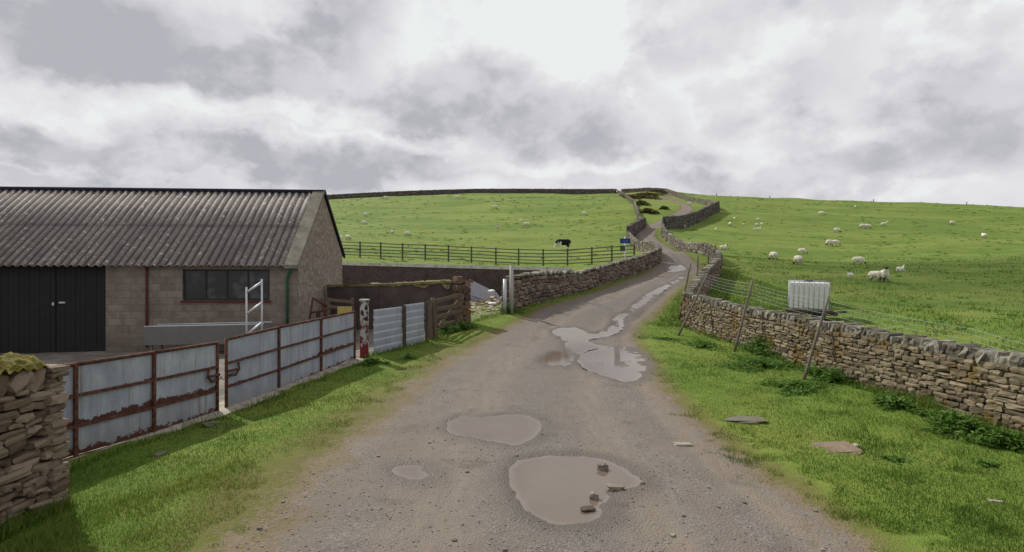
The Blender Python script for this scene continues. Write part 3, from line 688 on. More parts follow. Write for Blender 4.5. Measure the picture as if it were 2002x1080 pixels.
def m_block(t):
    o_ = t.obj(); p = t.pos()
    mp = t.new('ShaderNodeMapping'); t.l.new(o_, mp.inputs[0]); mp.inputs['Rotation'].default_value = (R(90), 0, R(0))
    br = t.new('ShaderNodeTexBrick'); t.l.new(mp.outputs[0], br.inputs[0]); br.inputs['Scale'].default_value = 1
    br.inputs['Brick Width'].default_value = .46; br.inputs['Row Height'].default_value = .225; br.inputs['Mortar Size'].default_value = .008; br.inputs['Mortar Smooth'].default_value = .3
    br.inputs['Color1'].default_value = (.235, .20, .17, 1); br.inputs['Color2'].default_value = (.165, .138, .115, 1); br.inputs['Mortar'].default_value = (.11, .095, .08, 1)
    n = t.noise(p, 2.2, 6, .65); f = t.noise(p, 18, 5, .7)
    c = t.mix(t.ramp(n, .42, .62, 0, .6), br.outputs['Color'], (.12, .09, .08))
    c = t.mix(t.ramp(f, .4, .7, 0, .35), c, (.26, .22, .18))
    sx = t.new('ShaderNodeSeparateXYZ'); t.l.new(p, sx.inputs[0])
    c = t.mix(t.math('MULTIPLY', t.ramp(t.math('ADD', sx.outputs[2], n), 1.2, .6), .5), c, (.09, .085, .06))
    t.set(t.b.inputs['Base Color'], c)
    t.set(t.b.inputs['Normal'], t.bump(t.math('ADD', t.math('MULTIPLY', br.outputs['Fac'], -.6), f), .5, .015))
M_block = material('barn_blockwork', m_block)
def m_gable(t):
    p = t.pos(); mp = t.new('ShaderNodeMapping'); t.l.new(p, mp.inputs[0]); mp.inputs['Rotation'].default_value = (R(90), 0, R(90))
    vo = t.new('ShaderNodeTexVoronoi', distance='CHEBYCHEV'); t.l.new(t.scale(p, (3.6, 3.8, 8.0)), vo.inputs['Vector']); vo.inputs['Scale'].default_value = 1
    sc_ = t.new('ShaderNodeSeparateColor'); t.l.new(vo.outputs['Color'], sc_.inputs[0])
    n = t.noise(p, 2.0, 6, .65); f = t.noise(p, 18, 5, .7)
    c = t.mix(sc_.outputs[0], (.22, .18, .15), (.33, .28, .23)); c = t.mix(t.ramp(vo.outputs['Distance'], .38, .55, 0, .5), c, (.14, .115, .10))
    c = t.mix(t.ramp(n, .42, .66, 0, .5), c, (.20, .165, .13))
    t.set(t.b.inputs['Base Color'], c); t.set(t.b.inputs['Normal'], t.bump(t.math('SUBTRACT', f, vo.outputs['Distance']), .6, .03))
M_gable = material('barn_gable_stone', m_gable)
EV, RG, BE, WD, RW_ = 2.9, 5.70, 3.42, 6.3, 3.15
# front wall pieces around door (u 6.35..11) and window (u .9..3.85), thickness .25
DU0, DU1, DZ = 6.07, 9.4, 2.86
WU0, WU1, WZ0, WZ1 = .92, 3.68, 1.70, 2.72
fw = MB()
for (u0, u1, z0, z1) in ((0, WU0, -.3, EV), (WU0, WU1, -.3, WZ0), (WU0, WU1, WZ1, EV), (WU1, DU0, -.3, EV), (DU0, DU1, DZ, EV), (DU1, 26, -.3, EV)): bbox(fw, u0, u1, 0, .25, z0, z1)
fw.build('wall', M_block, barn)
bq('gable_wall', M_gable, [[(-.003, 0, -.3), (-.003, WD, -.3), (-.003, WD, BE), (-.003, RW_, RG - .06), (-.003, 0, EV)], [(26, 0, -.3), (26, WD, -.3), (26, WD, BE), (26, RW_, RG - .06), (26, 0, EV)], [(0, WD, -.3), (26, WD, -.3), (26, WD, BE), (0, WD, BE)]])
def m_roof(t):
    p = t.pos(); n = t.noise(p, 1.3, 6, .65); f = t.noise(p, 9, 6, .75); s_ = t.noise(p, 5.5, 5, .8)
    sl_ = t.noise(t.scale(p, (3, .6, .6)), 1.5, 5, .65)
    c = rgbmix(t, [(.3, (.13, .115, .105)), (.5, (.225, .208, .19)), (.7, (.34, .325, .295))], t.math('ADD', t.math('MULTIPLY', f, .5), t.math('MULTIPLY', sl_, .5)))
    c = t.mix(t.ramp(n, .5, .7, 0, .5), c, (.13, .105, .095))
    c = t.mix(t.ramp(s_, .57, .64, 0, .7), c, (.48, .47, .44)); c = t.mix(t.ramp(t.noise(p, 6, 5, .78), .60, .63, 0, 1), c, (.68, .68, .66))
    so_ = t.new('ShaderNodeSeparateXYZ'); t.l.new(t.obj(), so_.inputs[0])
    wnn = t.new('ShaderNodeTexWhiteNoise', noise_dimensions='2D'); cb = t.new('ShaderNodeCombineXYZ')
    t.l.new(t.math('FLOOR', t.math('DIVIDE', so_.outputs[0], 1.0)), cb.inputs[0]); t.l.new(t.math('GREATER_THAN', so_.outputs[2], 4.35), cb.inputs[1]); t.l.new(cb.outputs[0], wnn.inputs['Vector'])
    c = t.mix(t.math('MULTIPLY', wnn.outputs['Value'], .38), c, (.10, .082, .075))
    lap = t.ramp(t.math('ABSOLUTE', t.math('SUBTRACT', so_.outputs[2], 4.27)), .10, .0); c = t.mix(t.math('MULTIPLY', lap, .45), c, (.06, .05, .05))
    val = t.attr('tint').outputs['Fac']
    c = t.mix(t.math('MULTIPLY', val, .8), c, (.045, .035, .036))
    t.set(t.b.inputs['Base Color'], c); t.set(t.b.inputs['Normal'], t.bump(f, .5, .01))
M_roof = material('corrugated_fibre_cement', m_roof)
def m_verge(t):
    p = t.pos(); n = t.noise(p, 3, 6, .7)
    t.set(t.b.inputs['Base Color'], rgbmix(t, [(.3, (.10, .09, .07)), (.5, (.155, .145, .115)), (.7, (.22, .21, .17))], n))
M_verge = material('roof_verge_stone', m_verge)
# corrugated front slope
def corrugated(u0, u1, wA, zA, wB, zB, pitch, amp, name, step=.03, rows=2):
    us = np.arange(u0, u1, step); vs_ = []; tn = []
    R_ = []
    for r_ in range(rows):
        for e in (0, 1):
            f = (r_ + e) / rows; lift = .03 * (rows - r_ - 1) if False else (.022 if e == 0 else 0)
            R_.append((f, lift))
    for f, lift in R_:
        for u in us:
            c = math.cos(2 * math.pi * u / pitch); wv = wA + (wB - wA) * f; z = zA + (zB - zA) * f + amp * c + lift
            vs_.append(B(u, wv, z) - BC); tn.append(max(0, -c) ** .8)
    n = len(us); fs = []
    for r_ in range(len(R_) - 1):
        for i in range(n - 1): fs.append((r_ * n + i, r_ * n + i + 1, (r_ + 1) * n + i + 1, (r_ + 1) * n + i))
    me = MB(); me.v = [tuple(v) for v in vs_]; me.f = fs; me.a = tn
    return me.build(name, M_roof, barn, smooth=True)
slopeF = (RG - EV) / RW_
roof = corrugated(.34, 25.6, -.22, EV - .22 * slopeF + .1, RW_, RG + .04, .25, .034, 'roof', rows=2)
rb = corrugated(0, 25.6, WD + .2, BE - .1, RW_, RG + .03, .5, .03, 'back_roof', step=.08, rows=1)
so = roof.modifiers.new('s', 'SOLIDIFY'); so.thickness = .012
vg = MB()
def slabq(mb, pts_, th):
    lo = [Vector(B(*p)) - BC for p in pts_]; hi = [v + Vector((0, 0, th)) for v in lo]
    mb.add(lo + hi, [(0, 1, 2, 3), (7, 6, 5, 4), (0, 4, 5, 1), (1, 5, 6, 2), (2, 6, 7, 3), (3, 7, 4, 0)])
slabq(vg, [(-.06, -.24, EV - .24 * slopeF + .06), (.38, -.24, EV - .24 * slopeF + .06), (.38, RW_, RG), (-.06, RW_, RG)], .12)
vg.build('verge_coping', M_verge, barn)
M_darkm = material('dark_painted_metal', lambda t: t.set(t.b.inputs['Base Color'], (.018, .016, .028)))
vb = MB(); slabq(vb, [(-.08, RW_ + .01, RG - .02), (.0, RW_ + .01, RG - .02), (.0, WD + .25, BE - .13), (-.08, WD + .25, BE - .13)], .16); vb.build('bargeboard', M_darkm, barn)
rc = MB(); rc.tube([B(-.02, RW_, RG + .05) - BC, B(25.6, RW_, RG + .05) - BC], .085, 10); rc.build('ridge_capping', M_darkm, barn, True)
def m_door(t):
    p = t.obj(); wv_ = t.new('ShaderNodeTexWave', wave_type='BANDS', bands_direction='X'); t.l.new(p, wv_.inputs[0]); wv_.inputs['Scale'].default_value = 1.6
    n = t.noise(p, 3, 5, .6)
    c = t.mix(n, (.010, .011, .012), (.022, .023, .024)); t.set(t.b.inputs['Base Color'], c); t.b.inputs['Roughness'].default_value = .75
    t.set(t.b.inputs['Normal'], t.bump(t.math('PINGPONG', wv_.outputs['Fac'], .5), .4, .02))
M_door = material('black_boarded_door', m_door)
M_galv = material('galvanised_steel', lambda t: (t.set(t.b.inputs['Base Color'], t.mix(t.noise(t.pos(), 6, 4, .6), (.36, .38, .40), (.52, .54, .56))), t.set(t.b.inputs['Metallic'], .35), t.set(t.b.inputs['Roughness'], .5)))
mid = 7.65
for a, b in ((DU0 + .02, mid - .012), (mid + .012, DU1 - .02)):
    dm = MB()
    u = a
    while u < b - .05:
        u2 = min(u + .16, b); bbox(dm, u + .004, u2 - .004, .07 + .006 * ((int(u * 6)) % 2), .13, .02, DZ - .03); u = u2
    d_ = dm.build('door', M_door, barn)
    hd = MB(); bbox(hd, *( (mid + .04, mid + .09) if a > mid else (mid - .30, mid - .12)), .03, .068, *((1.55, 1.65) if a > mid else (1.62, 1.67))); hd.build('latch' if a > mid else 'bolt', M_galv, d_)
df = MB(); bbox(df, DU0 - .02, DU1 + .02, -.02, .14, DZ - .025, DZ + .06); df.build('door_rail', M_darkm, barn)
bq('dark_interior', M_core, [[(DU0, .24, 0), (DU1, .24, 0), (DU1, .24, DZ), (DU0, .24, DZ)]]); bq('dark_interior', M_core, [[(WU0, .8, WZ0), (WU1, .8, WZ0), (WU1, .8, WZ1), (WU0, .8, WZ1)]])
def m_glass(t):
    t.set(t.b.inputs['Base Color'], (.022, .026, .028)); t.b.inputs['Roughness'].default_value = .22; t.b.inputs['Specular IOR Level'].default_value = .35
    t.set(t.b.inputs['Base Color'], t.mix(t.ramp(t.noise(t.pos(), 2.4, 4, .6), .45, .7), (.014, .016, .018), (.06, .062, .062)))
M_glass = material('grimy_window_glass', m_glass)
wf = MB(); M_wfr = material('dark_window_frame', lambda t: t.set(t.b.inputs['Base Color'], (.035, .034, .036)))
bbox(wf, WU0, WU1, .05, .12, WZ0, WZ0 + .06); bbox(wf, WU0, WU1, .05, .12, WZ1 - .06, WZ1)
for u in np.linspace(WU0 + .03, WU1 - .03, 5): bbox(wf, u - .025, u + .025, .052, .118, WZ0 + .06, WZ1 - .06)
wo = wf.build('window', M_wfr, barn)
gp = MB(); bbox(gp, WU0 + .02, WU1 - .02, .075, .095, WZ0 + .03, WZ1 - .03); gp.build('pane', M_glass, wo)
M_red = material('dull_red_paint', lambda t: t.set(t.b.inputs['Base Color'], t.mix(t.noise(t.pos(), 8, 4, .7), (.065, .02, .018), (.12, .04, .032))))
sl_ = MB(); bbox(sl_, WU0 - .05, WU1 + .05, -.05, .05, WZ0 - .07, WZ0 - .003); sl_.build('sill', M_red, wo)
dp = MB(); 
dp.tube([B(4.77, -.06, z) - BC for z in (2.8, 2.1, 1.4, .2)], .04, 8); dp.build('downpipe', M_red, barn, True)
M_green = material('faded_green_paint', lambda t: t.set(t.b.inputs['Base Color'], t.mix(t.noise(t.pos(), 7, 4, .7), (.012, .06, .035), (.03, .11, .065))))
dp = MB(); dp.tube([B(.18, -.2, 2.75) - BC, B(.25, -.1, 2.62) - BC, B(.33, -.07, 2.4) - BC, B(.33, -.07, .1) - BC], .045, 8); dp.build('downpipe', M_green, barn, True)['label'] = 'green downpipe at the barn corner'

# ------------------------------------------------------------------ yard clutter
M_trough = material('dull_grey_steel', lambda t: (t.set(t.b.inputs['Base Color'], t.mix(t.noise(t.pos(), 3, 5, .7), (.10, .098, .09), (.17, .168, .158))), t.set(t.b.inputs['Roughness'], .6)))
tr = empty('feed_trough', (-9.6, 16.9, .05)); tag(tr, 'long grey metal feed trough in front of the barn window', 'trough')
L0, L1 = Vector((-11.05, 16.9, 0)), Vector((-7.55, 17.1, 0)); tl = Vector(tr.location)
m = MB()
zt0, zt1, zb0 = .98, 1.04, .42
dirn = (L1 - L0).normalized(); nn = Vector((-dirn.y, dirn.x, 0))
for off, th in ((0, .03), (.7, .03)):
    m.beam(L0 + nn * off + Vector((0, 0, .70)) - tl, L1 + nn * off + Vector((0, 0, .74)) - tl, th, .56)
m.beam(L0 + nn * .35 + Vector((0, 0, .45)) - tl, L1 + nn * .35 + Vector((0, 0, .48)) - tl, .66, .03)
for e in (L0, L1): m.beam(e + Vector((0, 0, .70)) - tl, e + nn * .7 + Vector((0, 0, .70)) - tl, .03, .54)
m.build('trough_body', M_trough, tr)
m = MB()
for off in (0, .7): m.tube([L0 + nn * off + Vector((0, 0, zt0)) - tl, L1 + nn * off + Vector((0, 0, zt1)) - tl], .022, 8)
m.build('rim', M_galv, tr, True)
for e in (.18, 3.3):
    for off in (.08, .62):
        m = MB(); q_ = L0 + dirn * e + nn * off; m.beam(q_ + Vector((0, 0, .0)) - tl, q_ + Vector((0, 0, .44)) - tl, .05, .05, up=(0, 1, 0)); m.build('leg', M_trough, tr)
# upright galvanised rack with slanted rungs
rk = empty('metal_rack', (-7.45, 16.6, .1)); tag(rk, 'galvanised ladder frame with three slanted rungs, upright behind the gates', 'ladder frame')
A = Vector(P(482, 562, 16.6)); Bq = Vector(P(512, 546, 16.8)); o_ = Vector(rk.location)
for T_ in (A, Bq):
    m = MB(); m.tube([Vector((T_.x, T_.y, .1)) - o_, T_ - o_], .028, 8); m.build('stile', M_galv, rk, True)
for ra, rb_ in ((572, 552), (614, 592), (655, 631)):
    a_ = Vector(P(482, ra, 16.6)); b_ = Vector(P(512, rb_, 16.8)); m = MB(); m.tube([a_ - o_, b_ - o_], .035, 8); m.build('rung', M_galv, rk, True)
# red machine frame by the gable
rf = empty('machine_frame', (-6.55, 18.6, .2)); tag(rf, 'rusty red machinery frame leaning at the foot of the barn gable', 'machinery')
o_ = Vector(rf.location); m = MB()
for a_, b_ in (((603, 640), (612, 582)), ((640, 636), (628, 585)), ((612, 583), (640, 600)), ((606, 612), (648, 606)), ((640, 600), (648, 640))):
    m.tube([Vector(P(*a_, 18.7)) - o_, Vector(P(*b_, 18.9)) - o_], .035, 8)
m.build('frame', M_red, rf, True)
m = MB(); m.tube([Vector(P(622, 650, 18.5)) - o_, Vector(P(622, 610, 18.7)) - o_], .07, 10); m.build('ram', M_core, rf, True)
# hurdle with a yellow board
def m_wood(c0, c1):
    def fn(t):
        p = t.obj(); n = t.noise(t.scale(p, (5, 5, 5)), 1.5, 6, .7); f = t.noise(p, 30, 4, .7)
        t.set(t.b.inputs['Base Color'], t.mix(t.math('ADD', t.math('MULTIPLY', n, .7), t.math('MULTIPLY', f, .3)), c0, c1)); t.set(t.b.inputs['Normal'], t.bump(f, .5, .01))
    return fn
M_wood = material('weathered_wood', m_wood((.05, .037, .026), (.165, .128, .09)))
M_woodd = material('dark_weathered_timber', m_wood((.035, .028, .022), (.12, .095, .075)))
M_woodf = material('green_grey_fence_timber', m_wood((.06, .055, .04), (.15, .14, .11)))
M_woodg = material('grey_weathered_wood', m_wood((.10, .09, .08), (.33, .31, .28)))
hd = empty('timber_hurdle', (-5.7, 18.6, .2)); tag(hd, 'wooden hurdle behind the second gate with a yellow board', 'hurdle'); o_ = Vector(hd.location)
m = MB()
for r_ in (587, 600): m.beam(Vector(P(641, r_ - 1, 18.6)) - o_, Vector(P(690, r_ + 4, 18.6)) - o_, .05, .1)
m.build('rail', M_wood, hd)
for px in (643, 689):
    m = MB(); c = Vector(P(px, 586, 18.68)); m.beam(Vector((c.x, c.y, .2)) - o_, c + Vector((0, 0, .06)) - o_, .08, .08, up=(0, 1, 0)); m.build('post', M_wood, hd)
M_yel = material('yellow_paint', lambda t: t.set(t.b.inputs['Base Color'], t.mix(t.noise(t.pos(), 9, 4, .7), (.30, .24, .06), (.42, .35, .12))))
m = MB(); m.box(Vector(P(674, 612, 18.5)) - o_, (.48, .04, .42), bev=.01); m.build('board', M_yel, hd)

# ------------------------------------------------------------------ yard gates
def m_sheet(t):
    p = t.pos(); v = t.attr('tint').outputs['Fac']
    n = t.noise(p, 2.2, 5, .6); f = t.noise(p, 9, 6, .75); st = t.noise(t.scale(p, (6, 6, .8)), 1.5, 5, .65)
    c = rgbmix(t, [(.3, (.19, .21, .25)), (.5, (.29, .315, .365)), (.7, (.40, .425, .465))], t.math('ADD', t.math('MULTIPLY', n, .5), t.math('MULTIPLY', st, .5)))
    drip = t.noise(t.scale(p, (16, 16, .9)), 1.0, 4, .6); c = t.mix(t.math('MULTIPLY', t.ramp(drip, .52, .72), t.ramp(n, .35, .6, .15, .75)), c, (.15, .11, .095))
    sxz = t.new('ShaderNodeSeparateXYZ'); t.l.new(p, sxz.inputs[0]); c = t.mix(t.math('MULTIPLY', t.ramp(t.math('ADD', sxz.outputs[2], t.math('MULTIPLY', f, .5)), .75, .35), .4), c, (.16, .14, .11))
    rk_ = t.math('SUBTRACT', t.math('ADD', t.math('MULTIPLY', f, .75), t.math('MULTIPLY', t.noise(p, .9, 2, .5), .55)), v)
    rust = t.ramp(rk_, .46, .50)
    rc_ = t.mix(t.noise(p, 25, 5, .7), (.045, .016, .012), (.095, .034, .022))
    c = t.mix(rust, c, rc_)
    t.set(t.b.inputs['Base Color'], c); t.b.inputs['Roughness'].default_value = .65; t.b.inputs['Specular IOR Level'].default_value = .3
    t.set(t.b.inputs['Normal'], t.bump(n, .3, .03))
M_sheet = material('painted_sheet_metal', m_sheet)
def m_rust(t):
    p = t.pos(); f = t.noise(p, 14, 6, .7)
    t.set(t.b.inputs['Base Color'], rgbmix(t, [(.3, (.04, .016, .013)), (.5, (.085, .033, .023)), (.7, (.17, .09, .065))], f)); t.b.inputs['Roughness'].default_value = .8
    t.set(t.b.inputs['Normal'], t.bump(f, .4, .006))
M_rust = material('rusty_red_steel', m_rust)
def gate(label, stations, latch_at, clean=0.0):
    """stations: (x, y, zbottom, ztop) of each upright"""
    p0 = Vector(stations[0][:3]); root = empty('sheeted_gate', p0); tag(root, label, 'gate', 'sheet metal yard gates')
    fr = MB()
    S_ = stations
    for k, f in enumerate((0, 1)):
        for a, b in zip(S_[:-1], S_[1:]):
            A_ = Vector((a[0], a[1], a[2] + (a[3] - a[2]) * f)); B_ = Vector((b[0], b[1], b[2] + (b[3] - b[2]) * f)); fr.tube([A_ - p0, B_ - p0], .028, 8)
    for s_ in (S_[0], S_[-1]): fr.tube([Vector((s_[0], s_[1], s_[2] - .02)) - p0, Vector((s_[0], s_[1], s_[3] + .02)) - p0], .03, 8)
    fr.build('frame', M_rust, root, True)
    d = (Vector(S_[-1][:2]) - Vector(S_[0][:2])).normalized(); n = Vector((d.y, -d.x, 0))      # towards the lane
    for f in (.335, .665):
        m = MB()
        for a, b in zip(S_[:-1], S_[1:]):
            m.beam(Vector((a[0], a[1], a[2] + (a[3] - a[2]) * f)) + n * .012 - p0, Vector((b[0], b[1], b[2] + (b[3] - b[2]) * f)) + n * .012 - p0, .03, .042)
        m.build('rail', M_rust, root)
    for s_ in S_[1:-1]:
        m = MB(); m.beam(Vector((s_[0], s_[1], s_[2])) + n * .014 - p0, Vector((s_[0], s_[1], s_[3])) + n * .014 - p0, .045, .036, up=(n.x, n.y, 0)); m.build('brace', M_rust, root)
    # sheet: three bands; attribute 'tint' runs 0..1 from the bottom of each band
    VV = []; TT = []; FF = []
    ends = np.array(S_); nseg = 60
    for k in range(3):
        for jj, v in enumerate((0, .25, .5, .75, 1)):
            for i in range(nseg + 1):
                f = i / nseg * (len(S_) - 1); i0 = min(int(f), len(S_) - 2); g = f - i0
                x = ends[i0] * (1 - g) + ends[i0 + 1] * g; h = (k + v) / 3
                x2 = x[2] + .03 + (x[3] - x[2] - .05) * h
                VV.append((x[0] - n.x * .01 + n.x * .006 * math.sin(i * .9), x[1] - n.y * .01, x2)); TT.append(v * (1.0 if k else .78) + (.18 if k == 2 else 0.02) + clean)
    for k in range(3):
        for j in range(4):
            for i in range(nseg):
                b = (k * 5 + j) * (nseg + 1) + i; FF.append((b, b + 1, b + nseg + 2, b + nseg + 1))
    np_mesh('sheet', np.array(VV) - np.array(p0), FF, M_sheet, root, attrs={'tint': TT})
    s_ = S_[latch_at]; sg = 1 if latch_at == 0 else -1
    m = MB(); c = Vector((s_[0], s_[1], s_[2] + .56 * (s_[3] - s_[2]))) + n * .05
    dv = Vector((d.x, d.y, 0)) * sg
    m.tube([c - p0, c + dv * .25 - p0], .02, 8)
    m.tube([c + dv * .25 + Vector((0, 0, .12)) - p0, c + dv * .27 + Vector((0, 0, .0)) - p0, c + dv * .18 + Vector((0, 0, -.1)) - p0, c + dv * .02 + Vector((0, 0, -.08)) - p0], .022, 8)
    m.build('latch', M_rust, root, True)
    return root
gate('nearer sheet metal gate with rusty lower panels beside the mossy wall end', [(-6.24, 6.45, .03, 1.30), (-5.93, 7.635, .036, 1.30), (-5.62, 8.82, .01, 1.30), (-5.29, 10.1, .02, 1.30)], 3)
gate('farther sheet metal gate between the latch and the red and white post', [(-5.24, 10.32, .03, 1.335), (-4.87, 11.74, .10, 1.43), (-4.49, 13.22, .21, 1.50), (-4.11, 14.70, .33, 1.57)], 0, .10)
ch = MB()
for i in range(7):
    f = i / 6; c = Vector((-5.27 + .02, 10.2, .72)) + Vector((.25, .968, 0)) * (f - .5) * .34 + Vector((.06, 0, -.09 * math.sin(f * math.pi)))
    for k in range(10):
        a0 = 2 * math.pi * k / 10; a1 = 2 * math.pi * (k + 1) / 10
        e = Vector((0, .028, 0)) if True else None; up_ = Vector((0, 0, .02)) if i % 2 else Vector((.02, 0, 0))
        ch.tube([c + e * math.cos(a0) + up_ * math.sin(a0), c + e * math.cos(a1) + up_ * math.sin(a1)], .006, 5)
tag(ch.build('chain', M_rust, None, True), 'rusty chain joining the two sheet metal gates', 'chain')
# concrete strip under the gates
ks = MB(); Lk = [(-6.3, 6.3), (-5.95, 7.6), (-5.27, 10.2), (-4.5, 13.2), (-4.08, 14.8)]
def m_strip(t):
    p = t.pos(); f = t.noise(p, 4, 6, .7); t.set(t.b.inputs['Base Color'], rgbmix(t, [(.3, (.10, .09, .06)), (.5, (.28, .25, .20)), (.7, (.40, .37, .31))], f))
M_strip = material('old_concrete_strip', m_strip)
vs = []; nS = 90
for i in range(nS + 1):
    y = 6.3 + 8.5 * i / nS; x = line_x([(a, b) for a, b in Lk], y)
    for o2 in (-.42, .05, .27 + .09 * float(vnoise(x, y, .5, 31)) + .04 * float(vnoise(x, y, .15, 32))):
        xx = x + o2; vs.append((xx, y - o2 * .25, hz(xx, y) + .045 - (.03 if o2 > .1 else 0)))
fs = []
for i in range(nS):
    for k in range(2): fs.append((i * 3 + k, i * 3 + k + 1, i * 3 + 4 + k, i * 3 + 3 + k))
ks.add(vs, fs); tag(ks.build('kerb_strip', M_strip), kind='structure')

def m_peel(t):
    p = t.pos(); n = t.noise(p, 7, 5, .6); f = t.noise(t.scale(p, (1, 1, .6)), 6, 5, .6)
    c = t.mix(t.ramp(n, .50, .53), (.36, .36, .35), (.05, .03, .028)); sx = t.new('ShaderNodeSeparateXYZ'); t.l.new(p, sx.inputs[0])
    c = t.mix(t.math('MULTIPLY', t.ramp(f, .46, .50), t.ramp(sx.outputs[2], 1.35, 1.1)), c, (.17, .025, .028)); t.set(t.b.inputs['Base Color'], c)
M_peel = material('peeling_red_and_white_paint', m_peel)
gp_ = empty('gate_post', (-3.93, 14.98, .3)); tag(gp_, 'thick gate post with peeling red and white paint', 'gate post')
m = MB(); m.box((0, 0, .75), (.2, .2, 1.6), bev=.03); m.build('post_shaft', M_peel, gp_)
m = MB(); m.box((0, 0, 1.565), (.235, .235, .04), bev=.01); m.build('post_cap', M_pale, gp_)
# corrugated panels
def m_csheet(t):
    p = t.pos(); n = t.noise(p, 3, 5, .6)
    t.set(t.b.inputs['Base Color'], t.mix(t.ramp(t.noise(t.scale(p, (9, 9, .9)), 1.0, 5, .65), .5, .72, 0, .5), t.mix(n, (.24, .27, .32), (.42, .45, .50)), (.17, .15, .13))); t.b.inputs['Roughness'].default_value = .55; t.b.inputs['Metallic'].default_value = .15
M_cs = material('pale_corrugated_metal', m_csheet)
cp = empty('corrugated_fence', (-3.75, 15.3, .33)); tag(cp, 'pale corrugated metal fence of two panels beside the red and white post', 'fence'); o_ = Vector(cp.location)
def cpanel(pa_, pb_):
    VV = []; FF = []; nr = 60
    d = (Vector(pb_[:2]) - Vector(pa_[:2])).normalized(); n = Vector((d.y, -d.x, 0))
    for j in range(nr + 1):
        v = j / nr; ph = (v * 6) % 1.0; off = .028 * (ph ** .7) if ph < .85 else .028 * (1 - (ph - .85) / .15)
        for pp in (pa_, pb_): VV.append((pp[0] + n.x * off, pp[1] + n.y * off, pp[2] + (pp[3] - pp[2]) * v))
    for j in range(nr): FF.append((j * 2, j * 2 + 1, j * 2 + 3, j * 2 + 2))
    np_mesh('panel', np.array(VV) - np.array(o_), FF, M_cs, cp, smooth=True)
cpanel((-3.78, 15.3, .36, 1.58), (-3.27, 16.65, .38, 1.60)); cpanel((-3.22, 16.8, .39, 1.64), (-2.82, 18.0, .41, 1.66))
for (x, y, zt_) in ((-3.245, 16.72, 1.63), (-2.79, 18.08, 1.67)):
    m = MB(); m.beam(Vector((x + .05, y - .02, .2)) - o_, Vector((x + .05, y - .02, zt_)) - o_, .1, .08, bev=.008, up=(0, 1, 0)); m.build('post', M_woodd, cp)
def tpost(label, p, q, w_=.16, mat=M_wood, name='timber_post', n=8, group=None):
    root = Vector(p); m = MB(); k = 6
    pts_ = [Vector(p).lerp(Vector(q), i / k) + Vector((random.uniform(-.01, .01), random.uniform(-.01, .01), 0)) for i in range(k + 1)]
    m.tube([v - root for v in pts_], [w_ / 2 * random.uniform(.92, 1.08) * (1 - .15 * i / k) for i in range(k + 1)], n)
    o = m.build(name, mat, None, n > 6); o.location = root; tag(o, label, 'post', group); return o
tpost('squared upright timber post at the end of the corrugated fence', (-2.68, 18.35, .3), (-2.70, 18.4, 1.72), .2, n=4)
tpost('leaning brown timber post on which the barred gate hangs', (-2.50, 18.5, .3), (-2.62, 18.6, 1.78), .17)
# barred timber gate
tg = empty('timber_gate', (-2.45, 18.7, .4)); tag(tg, 'old wooden barred gate between the leaning post and the stone pier', 'gate'); o_ = Vector(tg.location)
for ra, rb_ in ((590, 576), (606, 596), (622, 607), (640, 626)):
    m = MB(); m.beam(Vector(P(850, ra, 18.6)) - o_, Vector(P(904, rb_, 20.7)) - o_, .04, .13, bev=.006); m.build('bar', M_wood, tg)
m = MB(); m.beam(Vector(P(853, 646, 18.7)) - o_, Vector(P(853, 588, 18.7)) - o_, .06, .1, up=(0, 1, 0)); m.build('stile', M_wood, tg)
m = MB(); m.beam(Vector(P(856, 640, 18.66)) - o_, Vector(P(900, 582, 20.66)) - o_, .035, .09); m.build('brace', M_wood, tg)
# stone pier
M_pier = m_stone('pier_stone', [(.1, (.06, .038, .03)), (.5, (.12, .08, .058)), (.9, (.19, .13, .09))], moss=(.16, .08, .02), mossk=.6)
dry_wall('tall narrow reddish stone pier at the end of the low dark wall', [(-2.0, 20.78, .55, 2.36), (-1.72, 20.95, .55, 2.36)], thick=.42, ch=(.14, .24), sl=(.16, .3), cope=.1, mat=M_pier, cmat=M_pier, ends=(True, True), topflat=True, name='stone_pier', depth=.2, cat='pier')
# poles at the wall end
def pole(label, x, y, z0, z1, r, mat, lean=(0, 0)):
    m = MB(); m.tube([(0, 0, 0), (lean[0], lean[1], z1 - z0)], r, 10); o = m.build('pole', mat, None, True); o.location = (x, y, z0); tag(o, label, 'pole', 'pale poles at the end of the roadside wall')
M_polew = material('whitish_painted_pole', lambda t: t.set(t.b.inputs['Base Color'], t.mix(t.noise(t.pos(), 5, 5, .7), (.24, .24, .22), (.40, .40, .38))))
pole('taller pale pole standing against the end of the roadside wall', -.02, 22.35, .9, 2.93, .075, M_polew)
pole('shorter galvanised pole just left of the taller pale one', -.28, 22.3, .9, 2.38, .07, M_galv)

# rubble and sheets in the gap
M_slate = material('grey_roofing_sheet', lambda t: t.set(t.b.inputs['Base Color'], t.mix(t.noise(t.pos(), 4, 5, .7), (.14, .135, .15), (.22, .215, .24))))
sh = empty('sheet_stack', (-1.6, 26, 1.2)); tag(sh, 'heap of old grey corrugated sheets against the yard back wall', 'sheets'); o_ = Vector(sh.location)
for k in range(4):
    VV = []; FF = []; nn_ = 46
    a0 = Vector(P(918 - k * 2, 546 + k * 5, 27.0 - k * .12)); a1 = Vector(P(972 + k * 3, 573 + k * 4, 26.6 - k * .12)); down = Vector((0.1, -.9, -.75 - .02 * k))
    for i in range(nn_ + 1):
        f = i / nn_; b_ = a0.lerp(a1, f) + Vector((0, 0, .010 * math.sin(f * 90))); VV += [b_ - o_, b_ + down * (1 - .35 * f) - o_]
    for i in range(nn_): FF.append((i * 2, i * 2 + 1, i * 2 + 3, i * 2 + 2))
    np_mesh('sheet', np.array([tuple(v) for v in VV]), FF, M_slate, sh, smooth=True)
C, Sz, RR, T = [], [], [], []
